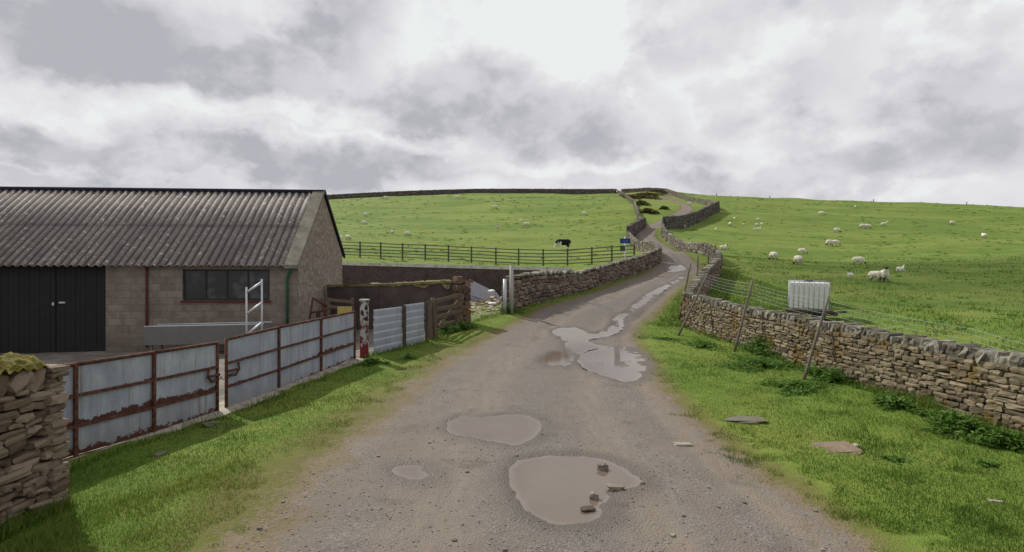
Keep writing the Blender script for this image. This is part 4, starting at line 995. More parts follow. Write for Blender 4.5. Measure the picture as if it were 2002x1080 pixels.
for i in range(260):
    x = random.uniform(-2.0, .2); y = random.uniform(21.8, 26.6); s_ = random.uniform(.025, .085) * (1.3 if y > 24 else 1)
    if x > line_x(RWL, y) - .4: continue
    C.append((x, y, hz(x, y) + s_ * .3 + .25 * max(0, random.uniform(-.3, 1) * (y - 23.2) / 4))); Sz.append((s_ * 1.3, s_, s_ * .6)); RR.append(rotz(random.uniform(0, 6), random.uniform(-.3, .3))); T.append(random.uniform(.4, 1))
Vv, Ff = stones_arrays(C, Sz, RR, .2)
M_rub = m_stone('pale_rubble', [(.1, (.13, .10, .06)), (.5, (.24, .20, .135)), (.9, (.44, .39, .31))], moss=(.14, .12, .04), mossk=.8)
o = np_mesh('rubble', Vv, Ff, M_rub, attrs={'tint': np.repeat(T, 26)}); tag(o, 'pale broken rubble strewn in the gap between pier and roadside wall', 'rubble', kind='stuff')
M_whitep = material('white_plastic', lambda t: (t.set(t.b.inputs['Base Color'], (.75, .76, .76)), t.set(t.b.inputs['Roughness'], .45)))
for lab, px, row, d in (('white plastic sack lying by the grey sheets in the yard', 962, 572, 25.6), ('white plastic bag among the rubble in the gap', 963, 597, 24.2)):
    m = MB(); v = Vector(P(px, row, d)); g_ = v.z
    for k in range(3): m.ell((random.uniform(-.09, .09), random.uniform(-.05, .05), .05), (random.uniform(.1, .17), .1, .07), rot=Matrix.Rotation(random.uniform(-.4, .4), 4, 'Y'))
    o = m.build('plastic_bag', M_whitep, None, True); o.location = v; tag(o, lab, 'bag')
    rb_ = o.modifiers.new('d', 'DISPLACE'); tx = bpy.data.textures.new('c', 'CLOUDS'); tx.noise_scale = .08; rb_.texture = tx; rb_.strength = .05

M_peb = m_stone('puddle_stone', [(.1, (.08, .06, .05)), (.5, (.20, .165, .135)), (.9, (.36, .32, .27))], mossk=0, lich=.2)
# loose stones
def lone_stone(label, px, row, sx, sy, sz, tint=.8, mat=None, sink=.3, rz=None, name='loose_stone', cat='stone'):
    v = hit(px, row); z = hf(v.x, v.y)
    if pud_sd(np.array([v.x]), np.array([v.y]))[0] > 0: z = hz(v.x, v.y) - .006
    bm = bmesh.new(); bmesh.ops.create_cube(bm, size=2); bmesh.ops.subdivide_edges(bm, edges=bm.edges[:], cuts=3, use_grid_fill=True)
    sd_ = random.random() * 50
    for q_ in bm.verts:
        c = q_.co.normalized() * (.45 + .55 * q_.co.length / 1.2); k = 1 + .35 * mnoise.noise(c * 1.6 + Vector((sd_, 0, 0))) + .12 * mnoise.noise(c * 4 + Vector((sd_, 3, 0)))
        q_.co = Vector((c.x * sx / 2 * k, c.y * sy / 2 * k, c.z * sz / 2 * k))
    me = bpy.data.meshes.new(name); bm.to_mesh(me); bm.free()
    a = me.attributes.new('tint', 'FLOAT', 'POINT'); a.data.foreach_set('value', np.full(len(me.vertices), tint, dtype=np.float32)); me.materials.append(mat or M_rub)
    o = bpy.data.objects.new(name, me); col.objects.link(o); o.location = (v.x, v.y, z + sz * (.5 - sink)); o.rotation_euler = (random.uniform(-.1, .1), random.uniform(-.1, .1), random.uniform(0, 3) if rz is None else rz)
    tag(o, label, cat); return o
lone_stone('brown stone on the far rim of the largest puddle', 1178, 917, .14, .12, .12, .35, mat=M_peb)
lone_stone('flat pale stone lying in the right side of the largest puddle', 1203, 957, .24, .13, .09, .5, rz=0, mat=M_peb)
lone_stone('small pale pointed stone in the middle of the largest puddle', 1162, 974, .11, .09, .11, .6, mat=M_peb)
lone_stone('low dark stone at the lower edge of the largest puddle', 1150, 997, .17, .1, .05, .0, mat=M_brown, rz=.2)
lone_stone('pale pebble at the right tip of the largest puddle', 1256, 946, .08, .05, .05, .6, mat=M_peb)
lone_stone('flat pale stone set in the gravel at the right lane edge', 1335, 868, .34, .22, .05, .75, sink=.4, rz=0, mat=M_peb)
lone_stone('long grey slab lying in the grass verge by the lane', 1452, 822, .85, .6, .05, .35, mat=M_cope, sink=.25, rz=-.3)
lone_stone('flat pinkish stone in the right verge grass', 1632, 880,     .66, .55, .05, .6, mat=M_left, sink=.25, rz=0)
lone_stone('pale buff stone at the right end of the pinkish one', 1672, 876, .13, .1, .08, .9, rz=.2)
lone_stone('rounded tan boulder at the foot of the squared timber post', 846, 662, .42, .36, .38, .35, sink=.25)
lone_stone('pale flat stone in the grass beneath the gate latch', 412, 836, .32, .2, .07, .4, mat=M_cope)
lone_stone('small pale stone in the shaded grass below the nearer gate', 313, 896, .2, .14, .05, .4, mat=M_cope)
lone_stone('thin whitish rock chip in the right foreground grass', 1945, 990, .16, .07, .03, .9, mat=M_peb)

# ------------------------------------------------------------------ rail fence across the left field
rfc = empty('rail_fence', hit(1014, 516)); tag(rfc, 'long dark five rail timber fence across the left field', 'fence'); o_ = Vector(rfc.location)
FPX = [(500, 488, 46.8), (556, 492, 45.7), (611, 495, 44.8), (666, 498, 44), (704, 499, 43.5), (744.4, 503, 43), (787, 505, 42.6), (831.5, 508, 42.2), (876.8, 511, 41.8), (921.8, 514, 41.4), (969.5, 516, 41), (1014, 518, 40.6), (1062, 520, 40.2), (1109.5, 522, 39.8), (1157, 524, 39.4), (1196, 525.5, 39.0), (1240, 527, 38.6)]
fp = []
for px, row, d in FPX:
    v = Vector(P(px, row, d)); g_ = hz(v.x, v.y); fp.append(Vector((v.x, v.y, g_)))
for i, v in enumerate(fp):
    m = MB(); m.beam(v + Vector((0, 0, -.1)) - o_, v + Vector((0, 0, 1.28)) - o_, .11, .10, up=(0, 1, 0)); m.build('post', M_woodf, rfc)
for k, h in enumerate((.22, .46, .70, .94, 1.18)):
    m = MB()
    for a_, b_ in zip(fp[:-1], fp[1:]): m.beam(a_ + Vector((0, -.08, h)) - o_, b_ + Vector((0, -.08, h + random.uniform(-.02, .02))) - o_,   .03, .065)
    m.build('rail', M_woodf, rfc)

# ------------------------------------------------------------------ blue sign
sp = hit(1222, 540); sp = Vector(P(1222, 535, 35.3)); sg = empty('road_sign', (sp.x, sp.y, 2.4)); tag(sg, 'blue sign above a small grey notice on a thin pole by the left wall', 'sign')
M_blue = material('blue_sign_face', lambda t: (t.set(t.b.inputs['Base Color'], (.012, .035, .20)), t.set(t.b.inputs['Roughness'], .5)))
M_notice = material('dark_notice_face', lambda t: t.set(t.b.inputs['Base Color'], (.06, .075, .075)))
m = MB(); m.tube([(0, 0, -.3), (0, 0, 2.55)], .03, 8); m.build('pole', M_galv, sg, True)
zz = lambda row: CAMZ + (540 - row) / F * sp.y - 2.4
m = MB(); m.box((0, -.045, zz(471.5)), (.64, .02, .30), bev=.008); bl = m.build('sign_plate', M_blue, sg)
m = MB(); m.box((-.16, -.045, zz(486)), (.32, .02, .36), bev=.006); m.build('notice_plate', M_notice, sg)
m = MB()
for i, wd in enumerate((.34, .26)): m.box((0, -.058, zz(471.5) + .05 - i * .11), (wd, .004, .018))
m.build('sign_lettering', material('faded_sign_white', lambda t: t.set(t.b.inputs['Base Color'], (.18, .22, .38))), bl)  # two faint lines standing for the illegible lettering

# ------------------------------------------------------------------ leaning posts and wire along the right wall
M_post = material('silvered_fence_post', m_wood((.06, .05, .04), (.21, .18, .14)))
G = 'leaning fence posts on the right wall'
def lean(label, b, t_, db, dt, w_, n=8):
    tpost(label, P(*b, db), P(*t_, dt), w_, M_post, 'fence_post', n, G)
lean('nearest leaning post against the tan wall, below the white tank', (1569, 748), (1620, 580), 12.9, 13.15, .07)
lean('dark leaning post against the middle of the tan wall', (1436, 688), (1472, 548), 16.5, 16.9, .08)
lean('sloping post at the far end of the tan wall', (1326, 657), (1384, 535), 20.3, 20.7, .085)
lean('nearly upright thin post at the tan wall corner', (1328, 625), (1350, 515), 22.9, 23.3, .09)
for lab, px, ra, rb_, d in (('thin stake beyond the tan wall corner', 1362, 560, 500, 27), ('thin post on the uphill wall before the bend', 1383, 535, 487, 34), ('thin post at the top of the uphill wall', 1396, 520, 478, 37)):
    a_ = Vector(P(px, ra, d)); b_ = Vector(P(px + 3, rb_, d)); tpost(lab, a_, b_, .09, M_post, 'fence_post', 8, G)
M_wire = material('fence_wire', lambda t: (t.set(t.b.inputs['Base Color'], (.30, .32, .30)), t.set(t.b.inputs['Roughness'], .6)))
wr = MB(); tops = [P(1352, 516, 23.3), P(1384, 537, 20.7), P(1471, 553, 16.9), P(1618, 586, 13.15), P(1900, 640, 10.3), P(2150, 700, 8.3)]
for k in range(5):
    pts_ = []
    for (a_, b_) in zip(tops[:-1], tops[1:]):
        a_, b_ = Vector(a_), Vector(b_)
        for i in range(8):
            f = i / 8; pts_.append(a_.lerp(b_, f) - Vector((0, 0, .03 + .105 * k + .04 * math.sin(f * math.pi))))
    wr.tube(pts_, .0028 if k else .0035, 4, False)
for j in range(len(tops) - 1):
    a_, b_ = Vector(tops[j]), Vector(tops[j + 1]); n_ = int((b_ - a_).length / .2)
    for i in range(n_):
        f = i / n_; c = a_.lerp(b_, f) - Vector((0, 0, .03 + .04 * math.sin(f * math.pi))); wr.tube([c, c - Vector((0, 0, .43))], .0018, 3, False)
tag(wr.build('wire_netting', M_wire), 'slack wire netting strung between the leaning posts above the right wall', 'wire fence')

# ------------------------------------------------------------------ white water tank in a cage on a trailer frame
tk = empty('water_tank', (10.5, 20.0, 0)); tz = hz(10.5, 20.0); tk.location.z = tz; tk.rotation_euler = (R(1.5), R(1.5), R(-25))
tag(tk, 'white caged water tank standing in the field behind the right wall', 'tank')
zb = 1.34 - tz; 
def m_tank(t):
    p = t.obj(); n = t.noise(p, 2, 4, .6)
    t.set(t.b.inputs['Base Color'], t.mix(n, (.62, .63, .61), (.76, .77, .75))); t.b.inputs['Roughness'].default_value = .4
    t.b.inputs['Subsurface Weight'].default_value = .25; t.b.inputs['Subsurface Radius'].default_value = (.3, .3, .3)
M_tank = material('white_tank_plastic', m_tank)
VV = []; FF = []
def ring_pt(f):
    hx, hy, r_ = .60, .48, .1; per = f * 4
    side = int(per) % 4; u = (per - int(per)) * 2 - 1
    if side == 0: return (u * hx, -hy)
    if side == 1: return (hx, u * hy)
    if side == 2: return (-u * hx, hy)
    return (-hx, -u * hy)
NR = 160; lev = [(0, .9), (.03, .98), (.06, 1), (.94, 1), (.98, .97), (1.0, .9)]
for z_, s_ in lev:
    for i in range(NR):
        x, y = ring_pt(i / NR); per = i / NR * 4; u = (per % 1); k = 1 - .07 * (0.5 - .5 * math.cos(u * 2 * math.pi * 8)) * (1 if .02 < z_ < .97 else .2)
        VV.append((x * s_ * k, y * s_ * k, zb + .02 + z_ * .93))
for j in range(len(lev) - 1):
    for i in range(NR): FF.append((j * NR + i, j * NR + (i + 1) % NR, (j + 1) * NR + (i + 1) % NR, (j + 1) * NR + i))
m = MB(); m.add(VV, FF + [tuple(range(NR))[::-1], tuple((len(lev) - 1) * NR + i for i in range(NR))]); m.build('tank_body', M_tank, tk)
m = MB(); m.tube([(0, -.1, zb + .94), (0, -.1, zb + 1.01)], .13, 16); m.build('filler_cap', material('dark_blue_cap', lambda t: t.set(t.b.inputs['Base Color'], (.03, .045, .10))), tk, True)
m = MB()
M_cage = material('cage_steel', lambda t: (t.set(t.b.inputs['Base Color'], (.30, .31, .32)), t.set(t.b.inputs['Roughness'], .5)))
for i in range(9):
    u = -.6 + 1.2 * i / 8
    for y in (-.5, .5): m.tube([(u * 1.03, y, zb), (u * 1.03, y, zb + .98)], .012, 6)
for i in range(1, 7):
    u = -.5 + 1.0 * i / 7
    for x in (-.62, .62): m.tube([(x, u, zb), (x, u, zb + .98)], .012, 6)
for z_ in (zb + .0, zb + .98): m.tube([(-.62, -.5, z_), (.62, -.5, z_), (.62, .5, z_), (-.62, .5, z_), (-.62, -.5, z_)], .014, 6)
m.tube([(-.6, 0, zb + .985), (.6, 0, zb + .985)], .014, 6)
m.build('cage', M_cage, tk, True)
tl_ = empty('trailer', (10.6, 20.0, tz)); tl_.rotation_euler = (R(1.5), R(1.5), R(-25)); tag(tl_, 'dark low trailer frame carrying the white tank', 'trailer')
m = MB(); m.box((0, 0, zb - .05), (1.35, 1.05, .08)); 
for y in (-.4, .4): m.beam((-.75, y, zb - .14), (.8, y, zb - .14), .08, .09)
m.beam((.6, 0, zb - .12), (1.1, 0, zb - .06), .07, .07); m.build('chassis', M_woodd, tl_)
M_tyre = material('tyre_rubber', lambda t: t.set(t.b.inputs['Base Color'], (.016, .016, .016)))
for y in (-.56, .56):
    m = MB(); m.tube([(.25, y - .08, .2), (.25, y - .06, .2), (.25, y + .06, .2), (.25, y + .08, .2)], [.17, .2, .2, .17], 20); w1 = m.build('wheel', M_tyre, tl_, True)
    m = MB(); m.tube([(.25, y - .085, .2), (.25, y + .085, .2)], .09, 14); m.build('rim', M_galv, w1, True)
m = MB(); m.beam((-.6, 0, 0), (-.6, 0, zb - .1), .08, .08, up=(0, 1, 0)); m.build('prop', M_woodd, tl_)

# ------------------------------------------------------------------ animals
def m_sheep(t):
    v = t.attr('tint').outputs['Fac']; n = t.noise(t.obj(), 18, 5, .7)
    f = t.mix(n, (.52, .48, .38), (.80, .76, .66)); t.set(t.b.inputs['Base Color'], t.mix(v, t.mix(t.ramp(t.noise(t.obj(), 5, 3, .6), .5, .7, 0, .45), f, (.34, .29, .22)), (.045, .04, .038)))
    t.set(t.b.inputs['Normal'], t.bump(n, .8, .03))
M_sheep = material('cream_fleece', m_sheep)
M_lamb = material('white_lamb_fleece', lambda t: t.set(t.b.inputs['Base Color'], t.mix(t.attr('tint').outputs['Fac'], t.mix(t.noise(t.obj(), 18, 4, .7), (.62, .60, .52), (.80, .78, .72)), (.30, .27, .22))))
def remeshed(mb, voxel, fn, name, mat):
    o = mb.build('tmp', mat); md = o.modifiers.new('r', 'REMESH'); md.mode = 'VOXEL'; md.voxel_size = voxel
    sm = o.modifiers.new('s', 'SMOOTH'); sm.iterations = 3; sm.factor = .5
    dg = bpy.context.evaluated_depsgraph_get(); me = bpy.data.meshes.new_from_object(o.evaluated_get(dg)); me.name = name
    bpy.data.objects.remove(o)
    for a in list(me.attributes):
        if a.name == 'tint': me.attributes.remove(a)
    a = me.attributes.new('tint', 'FLOAT', 'POINT'); a.data.foreach_set('value', np.array([fn(v.co) for v in me.vertices], dtype=np.float32))
    for p in me.polygons: p.use_smooth = True
    if not me.materials: me.materials.append(mat)
    return me
def quadruped(kind):
    """unit animal, facing +X, about 1 m to the back: returns mesh"""
    m = MB()
    lamb = kind.startswith('lamb'); fat = .82 if lamb else 1.0; leg = .5 if lamb else .40
    lying = 'lying' in kind; bz = (.36 if lying else .68) if not lamb else (.33 if lying else .70)
    m.ell((0, 0, bz), (.52, .27 * fat, .29 * fat)); m.ell((-.28, 0, bz + .0), (.27, .26 * fat, .28 * fat)); m.ell((.26, 0, bz + .01), (.27, .25 * fat, .29 * fat))
    hd_ = 'graze' in kind
    if hd_:
        m.tube([(.38, 0, bz + .08), (.58, 0, bz - .12), (.70, 0, .30)], [.19 * fat, .13 * fat, .085], 10)
        m.tube([(.69, 0, .34), (.74, 0, .22), (.80, 0, .10)], [.09, .085, .05], 10)
        ears = [((.69, s_ * .07, .33), (.64, s_ * .20, .34)) for s_ in (-1, 1)]
    else:
        m.tube([(.36, 0, bz + .10), (.52, 0, bz + .28), (.60, 0, bz + .42)], [.19 * fat, .13 * fat, .09], 10)
        m.tube([(.56, 0, bz + .45), (.68, 0, bz + .42), (.82, 0, bz + .33)], [.085, .09, .05], 10)
        ears = [((.57, s_ * .06, bz + .47), (.53, s_ * .20, bz + .47)) for s_ in (-1, 1)]
    for a_, b_ in ears: m.tube([a_, ((a_[0] + b_[0]) / 2, (a_[1] + b_[1]) / 2, a_[2] + .01), b_], [.028, .035, .018], 6)
    m.tube([(-.5, 0, bz + .1), (-.58, 0, bz), (-.6, 0, bz - .16)], [.06, .05, .03], 6)
    if not lying:
        for s_ in (-1, 1):
            y = s_ * .14 * fat
            m.tube([(.30, y, bz - .1), (.32, y, .34), (.30, y, .17), (.31, y, .02)], [.11, .06, .045, .045], 8)
            m.tube([(-.32, y, bz - .05), (-.24, y, .42), (-.40, y, .24), (-.37, y, .02)], [.15, .09, .05, .045], 8)
    else:
        for s_ in (-1, 1): m.tube([(.3, s_ * .17, .14), (.5, s_ * .17, .05), (.62, s_ * .15, .05)], [.09, .05, .04], 6); m.tube([(-.3, s_ * .2, .16), (-.12, s_ * .24, .07), (.02, s_ * .24, .05)], [.13, .06, .05], 6)
    def fn(c):
        if not lying and c.z < .33 and abs(c.x) < .55: return .85
        if hd_ and c.x > .62 and c.z < .40: return 1.0
        if not hd_ and c.x > .54 and c.z > bz + .30: return 1.0
        return 0.0
    return remeshed(m, .028, fn, 'sheep', M_lamb if lamb else M_sheep)
KINDS = {k: quadruped(k) for k in ('graze', 'stand', 'lying', 'lamb_stand', 'lamb_graze', 'lamb_lying')}
def put_sheep(label, px, row, h, kind, rz, left=False):
    v = hit(px, row); d = v.y
    hm = h * d / F; unit = {'graze': .98, 'stand': 1.1, 'lying': .8, 'lamb_stand': 1.15, 'lamb_graze': .95, 'lamb_lying': .8}[kind]
    lim = (.62, .9) if not kind.startswith('lamb') else (.38, .6)
    hm = min(max(hm, lim[0]), lim[1])
    nm = 'lamb' if kind.startswith('lamb') else 'sheep'
    o = bpy.data.objects.new(nm, KINDS[kind]); col.objects.link(o); o.location = (v.x, v.y, hf(v.x, v.y) - .02); o.rotation_euler = (0, 0, R(rz)); s_ = hm / unit; o.scale = (s_, s_, s_)
    tag(o, label, nm, 'sheep on the left hill' if left else 'sheep in the right field')
SHEEP = [
 ('largest cream sheep, standing above and right of the white tank', 1729, 553, 29, 'stand', 250), ('sheep pressed against the left flank of the largest sheep', 1711, 552, 18, 'graze', 300),
 ('white lamb lying right of the largest sheep', 1760, 531, 12, 'lamb_lying', 10), ('white lamb standing between the tank and the largest sheep', 1662, 545, 11, 'lamb_stand', 180),
 ('cream sheep straight above the right edge of the white tank', 1677, 520, 17, 'graze', 320), ('rear facing sheep directly above the white tank', 1560, 519, 19, 'graze', 95),
 ('grazing sheep just behind the rear facing one above the tank', 1568, 497, 12, 'graze', 340), ('round sheep left of the pair above the tank', 1512, 510, 17, 'graze', 100),
 ('small sheep lying just past the bend wall', 1414, 489, 10, 'lying', 20), ('sheep near mid field with a second one touching it', 1622, 482, 13, 'graze', 200),
 ('sheep on the right of the touching mid field pair', 1632, 482, 12, 'graze', 330), ('sheep grazing just above the touching mid field pair', 1636, 456, 10, 'graze', 0),
 ('left sheep of the pair nose to tail in the hollow', 1687, 446, 9, 'graze', 180), ('right sheep of the pair nose to tail in the hollow', 1697, 446, 9, 'graze', 0),
 ('sheep with a lamb above it, right of the hollow', 1728, 443, 8, 'graze', 180), ('lamb above the sheep right of the hollow', 1734, 439, 8, 'lamb_stand', 20),
 ('lone sheep on the upper right slope', 1862, 440, 11, 'graze', 200), ('sheep farthest to the right on the slope', 1924, 465, 13, 'stand', 80),
 ('sheep high on the right hill, left of two near the crest', 1606, 422, 11, 'graze', 330), ('sheep high on the right hill, right of two near the crest', 1673, 410, 9, 'stand', 250),
 ('sheep beside the lamb trio, nearest the dark wall', 1428, 443, 10, 'stand', 270), ('tiny lamb above the sheep near the dark wall', 1436, 430, 6, 'lamb_stand', 90), ('tiny lamb alone right of the sheep near the dark wall', 1453, 441, 5, 'lamb_stand', 0),
 ('topmost lamb of the cluster near the hill road', 1481, 434, 7, 'lamb_stand', 30), ('middle left lamb of the cluster near the hill road', 1480, 443, 6, 'lamb_graze', 200), ('middle right lamb of the cluster near the hill road', 1489, 442, 6, 'lamb_stand', 90),
 ('lower left lamb of the cluster near the hill road', 1476, 452, 7, 'lamb_stand', 180), ('lower right lamb of the cluster near the hill road', 1484, 452, 8, 'lamb_stand', 0),
 ('lamb between the bend wall and the dark wall', 1400, 452, 8, 'lamb_stand', 270), ('lamb at the foot of the dark wall', 1339, 444, 8, 'lamb_stand', 90), ('white sheep beside the upper loop of the lane', 1347, 402, 10, 'stand', 180)]
for s_ in SHEEP: put_sheep(*s_)
LSHEEP = [('sheep high on the left hill near the skyline wall', 754, 390, 7, 'graze', 200), ('lamb touching the sheep high on the left hill', 759, 388, 6, 'lamb_stand', 40), ('sheep just below the middle of the skyline wall', 894, 389, 7, 'graze', 0),
 ('dark shadowed sheep in the upper middle of the left hill', 968, 408, 9, 'graze', 190), ('tiny lamb left of the middle of the hill', 943, 425, 6, 'lamb_stand', 90), ('sheep below the middle of the left hill, facing down', 972, 444, 8, 'stand', 270),
 ('small lamb left of the widest sheep on the left hill', 1017, 436, 6, 'lamb_stand', 0), ('widest grazing sheep in the middle of the left hill', 1030, 441, 9, 'graze', 180), ('sheep alone on the right part of the left hill', 1142, 422, 8, 'graze', 0),
 ('upper sheep of two right of the barn gable', 714, 424, 9, 'stand', 200), ('lower sheep of two right of the barn gable', 711, 436, 8, 'graze', 0), ('left one of two pale sheep above the rail fence', 768, 461, 8, 'stand', 300),
 ('right one of two pale sheep above the rail fence', 796, 462, 9, 'graze', 0), ('dark faced sheep above the left end of the rail fence', 680, 470, 9, 'graze', 330), ('lamb beside the barn gable above the fence end', 667, 468, 7, 'lamb_stand', 0)]
for s_ in LSHEEP: put_sheep(*s_, left=True)
# cow
def m_cow(t):
    t.set(t.b.inputs['Base Color'], t.mix(t.attr('tint').outputs['Fac'], (.010, .010, .012), (.62, .58, .52)))
M_cow = material('black_and_white_hide', m_cow)
m = MB(); m.ell((0, 0, .98), (.72, .30, .36)); m.ell((-.45, 0, 1.02), (.36, .28, .34)); m.ell((.42, 0, 1.0), (.36, .28, .36)); m.box((0, 0, 1.18), (1.3, .36, .22))
m.tube([(.6, 0, 1.12), (.85, 0, .95), (1.0, 0, .62)], [.25, .18, .13], 10); m.tube([(.98, 0, .66), (1.07, 0, .42), (1.12, 0, .24)], [.14, .11, .085], 10)
for s_ in (-1, 1):
    m.tube([(.45, s_ * .17, .9), (.46, s_ * .17, .5), (.44, s_ * .17, .3), (.46, s_ * .17, .03)], [.16, .085, .06, .065], 8)
    m.tube([(-.55, s_ * .17, .95), (-.46, s_ * .17, .6), (-.64, s_ * .17, .38), (-.60, s_ * .17, .03)], [.2, .12, .065, .065], 8)
    m.tube([(.95, s_ * .1, .72), (.93, s_ * .26, .76)], [.04, .03], 6)
m.tube([(-.78, 0, 1.25), (-.86, 0, 1.0), (-.86, 0, .6)], [.045, .03, .04], 6)
me = remeshed(m, .035, lambda c: 1.0 if (c.z < .42 or (c.x > .80 and c.z < .85) or (.30 < c.x < .75 and c.z < .95 + .1 * math.sin(c.x * 20))) else 0.0, 'cow', M_cow)
cv_ = hit(1102, 491); o = bpy.data.objects.new('cow', me); col.objects.link(o); k = 23 / F * cv_.y / 1.36; o.scale = (k, k, k); o.location = (cv_.x, cv_.y, hf(cv_.x, cv_.y) - .02); o.rotation_euler = (0, 0, R(190))
tag(o, 'black cow with white head and legs grazing beyond the rail fence', 'cow')
# skyline posts
for i, (lab, px, row, h) in enumerate((('short post on the right skyline nearest the hilltop wall', 1401, 383, 6), ('second short post along the right skyline', 1505, 387, 5), ('third short post along the right skyline', 1708, 395, 4), ('low post farthest right on the skyline', 1890, 403, 4))):
    v = Vector(P(px, row, 158)); v.z = hf(v.x, v.y); tpost(lab, v - Vector((0, 0, .2)), v + Vector((0, 0, .75)), .22, M_woodd, 'skyline_post', 8, 'posts on the right skyline')

# ------------------------------------------------------------------ unseen thin cloud added to shade the lower right pasture
def m_cloud(t):
    df_ = t.new('ShaderNodeBsdfDiffuse'); df_.inputs[0].default_value = (.9, .9, .9, 1); tp_ = t.new('ShaderNodeBsdfTransparent'); mx_ = t.new('ShaderNodeMixShader')
    t.set(mx_.inputs[0], t.ramp(t.noise(t.pos(), .03, 4, .6), .3, .7, .12, .42)); t.l.new(tp_.outputs[0], mx_.inputs[1]); t.l.new(df_.outputs[0], mx_.inputs[2]); t.l.new(mx_.outputs[0], t.out.inputs[0])
M_cloud = material('thin_shade_cloud', m_cloud)
bm = bmesh.new(); bmesh.ops.create_icosphere(bm, subdivisions=5, radius=1)
for v in bm.verts:
    k = 1 + .30 * mnoise.noise(v.co * 2.2) + .14 * mnoise.noise(v.co * 6); v.co = Vector((v.co.x * 62 * k, v.co.y * 19 * k, v.co.z * 7 * k))
me = bpy.data.meshes.new('shade_cloud'); bm.to_mesh(me); bm.free(); me.materials.append(M_cloud)
for p in me.polygons: p.use_smooth = True
o = bpy.data.objects.new('shade_cloud', me); col.objects.link(o); o.location = Vector((78, 33, 2)) + sv * 420; tag(o, kind='structure')

# ------------------------------------------------------------------ vegetation
def m_leaf(cols, tr=.25):
    def fn(t):
        v = t.attr('tint').outputs['Fac']; c = rgbmix(t, cols, v)
        t.set(t.b.inputs['Base Color'], c); t.b.inputs['Roughness'].default_value = .65
        tl2 = t.new('ShaderNodeBsdfTranslucent'); t.set(tl2.inputs[0], c); mx_ = t.new('ShaderNodeMixShader'); mx_.inputs[0].default_value = tr
        t.l.new(t.b.outputs[0], mx_.inputs[1]); t.l.new(tl2.outputs[0], mx_.inputs[2]); t.l.new(mx_.outputs[0], t.out.inputs[0])
    return fn
M_grass = material('grass_blades', m_leaf([(0, (.042, .090, .011)), (.4, (.080, .150, .018)), (.75, (.130, .195, .028)), (.92, (.18, .205, .036)), (1, (.30, .27, .11))], .3))
M_nettle = material('nettle_leaves', m_leaf([(0, (.040, .095, .014)), (.5, (.075, .165, .024)), (1, (.17, .26, .055))], .4))
M_gorse = material('gorse_and_heather', m_leaf([(0, (.05, .05, .016)), (.5, (.095, .088, .024)), (1, (.19, .16, .035))], .1))
def blades(n, xr, yr, hmin, hmax, wd, keep, seed, name='grass', label=None):
    r = np.random.default_rng(seed)
    yy = 1 / r.uniform(1 / yr[1], 1 / yr[0], n); xx = r.uniform(xr[0], xr[1], n)
    m_ = keep(xx, yy, r); xx, yy = xx[m_], yy[m_]; n = len(xx)
    zz_ = H(xx, yy); a = r.uniform(0, 2 * math.pi, n); h = r.uniform(hmin, hmax, n) * (.6 + .8 * (vnoise(xx, yy, .5, 51) + .5)); w_ = wd * r.uniform(.7, 1.3, n) * (.6 + yy / 14)
    ln_ = r.uniform(.1, .8, n) * h; b = r.uniform(0, 2 * math.pi, n)
    V_ = np.empty((n, 3, 3)); V_[:, 0] = np.stack([xx - np.cos(a) * w_, yy - np.sin(a) * w_, zz_ - .01], 1); V_[:, 1] = np.stack([xx + np.cos(a) * w_, yy + np.sin(a) * w_, zz_ - .01], 1)
    V_[:, 2] = np.stack([xx + np.cos(b) * ln_, yy + np.sin(b) * ln_, zz_ + h], 1)
    tn = np.clip(r.uniform(0, .8, n) + .5 * vnoise(xx, yy, 1.1, 52) + (r.uniform(0, 1, n) > .94) * .4 + .38 * sst(road_sd(xx, yy), -1.9, -.4) * (xx < np.interp(yy, RC[:15, 1], RC[:15, 0])) * (yy < 22), 0, 1)
    o = np_mesh(name, V_.reshape(-1, 3), np.arange(n * 3).reshape(-1, 3), M_grass, attrs={'tint': np.repeat(tn, 3)})
    tag(o, label, 'grass', kind='stuff'); return o
def keep_verge(x, y, r):
    rd = road_sd(x, y); dn = vnoise(x, y, .6, 61) * 1.2 + vnoise(x, y, .18, 62) * 1.3
    right = x > np.interp(y, RC[:15, 1], RC[:15, 0])
    ok = (-rd + dn * .7 + r.uniform(-.15, .15, len(x))) > np.where(right, .28, .5)
    return ok & (x > line_x(GL, y) + np.where(y < 14.8, .26 + .3 * vnoise(x, y, .4, 63), .12)) & (x < 7.85) & (pud_sd(x, y) < -.1)
blades(420000, (-6.5, 8), (4.2, 24), .014, .042, .004, keep_verge, 1, 'grass', 'short green grass growing on both verges of the lane')
blades(90000, (-1, 14), (22, 40),   .03, .09, .005, lambda x, y, r: (road_sd(x, y) < -.15 - r.uniform(0, .5, len(x))) & (x > line_x(RWL, y)) , 2, 'grass', 'verge grass beside the climbing lane beyond the near walls')
def foot(x, y, r): # longer grass at wall feet
    near = (np.abs(x - line_x([(8.0, 4), (7.62, 8.6), (7.28, 12.5), (7.25, 18.5), (6.85, 22.6)], y)) < .22) | ((np.abs(x + 4.82) < .14) & (y < 6.1)) | ((np.abs(x - line_x(GL, y) - .2) < .16) & (y > 14.8))
    near = near & (y < 22.7)
    return near & (r.uniform(0, 1, len(x)) < .8) & (x > -4.95 + 0 * y) | ((np.abs(x - line_x(GL, y) - .42) < .12) & (y > 6.5) & (y < 14.8) & (r.uniform(0, 1, len(x)) < .25))
blades(420000, (-6.5, 8.2), (4.3, 27), .06, .19, .006, foot, 3, 'long_grass', 'longer grass at the foot of the walls and gates')
def field_keep(x, y, r): return ((x > line_x([(8.3, 4), (7.9, 12.5), (7.6, 22.6), (14.3, 38), (20, 75)], y)) & (vnoise(x, y, 1.2, 71) + .6 * vnoise(x, y, 4, 72) > -.05 + r.uniform(-.3, .3, len(x))))
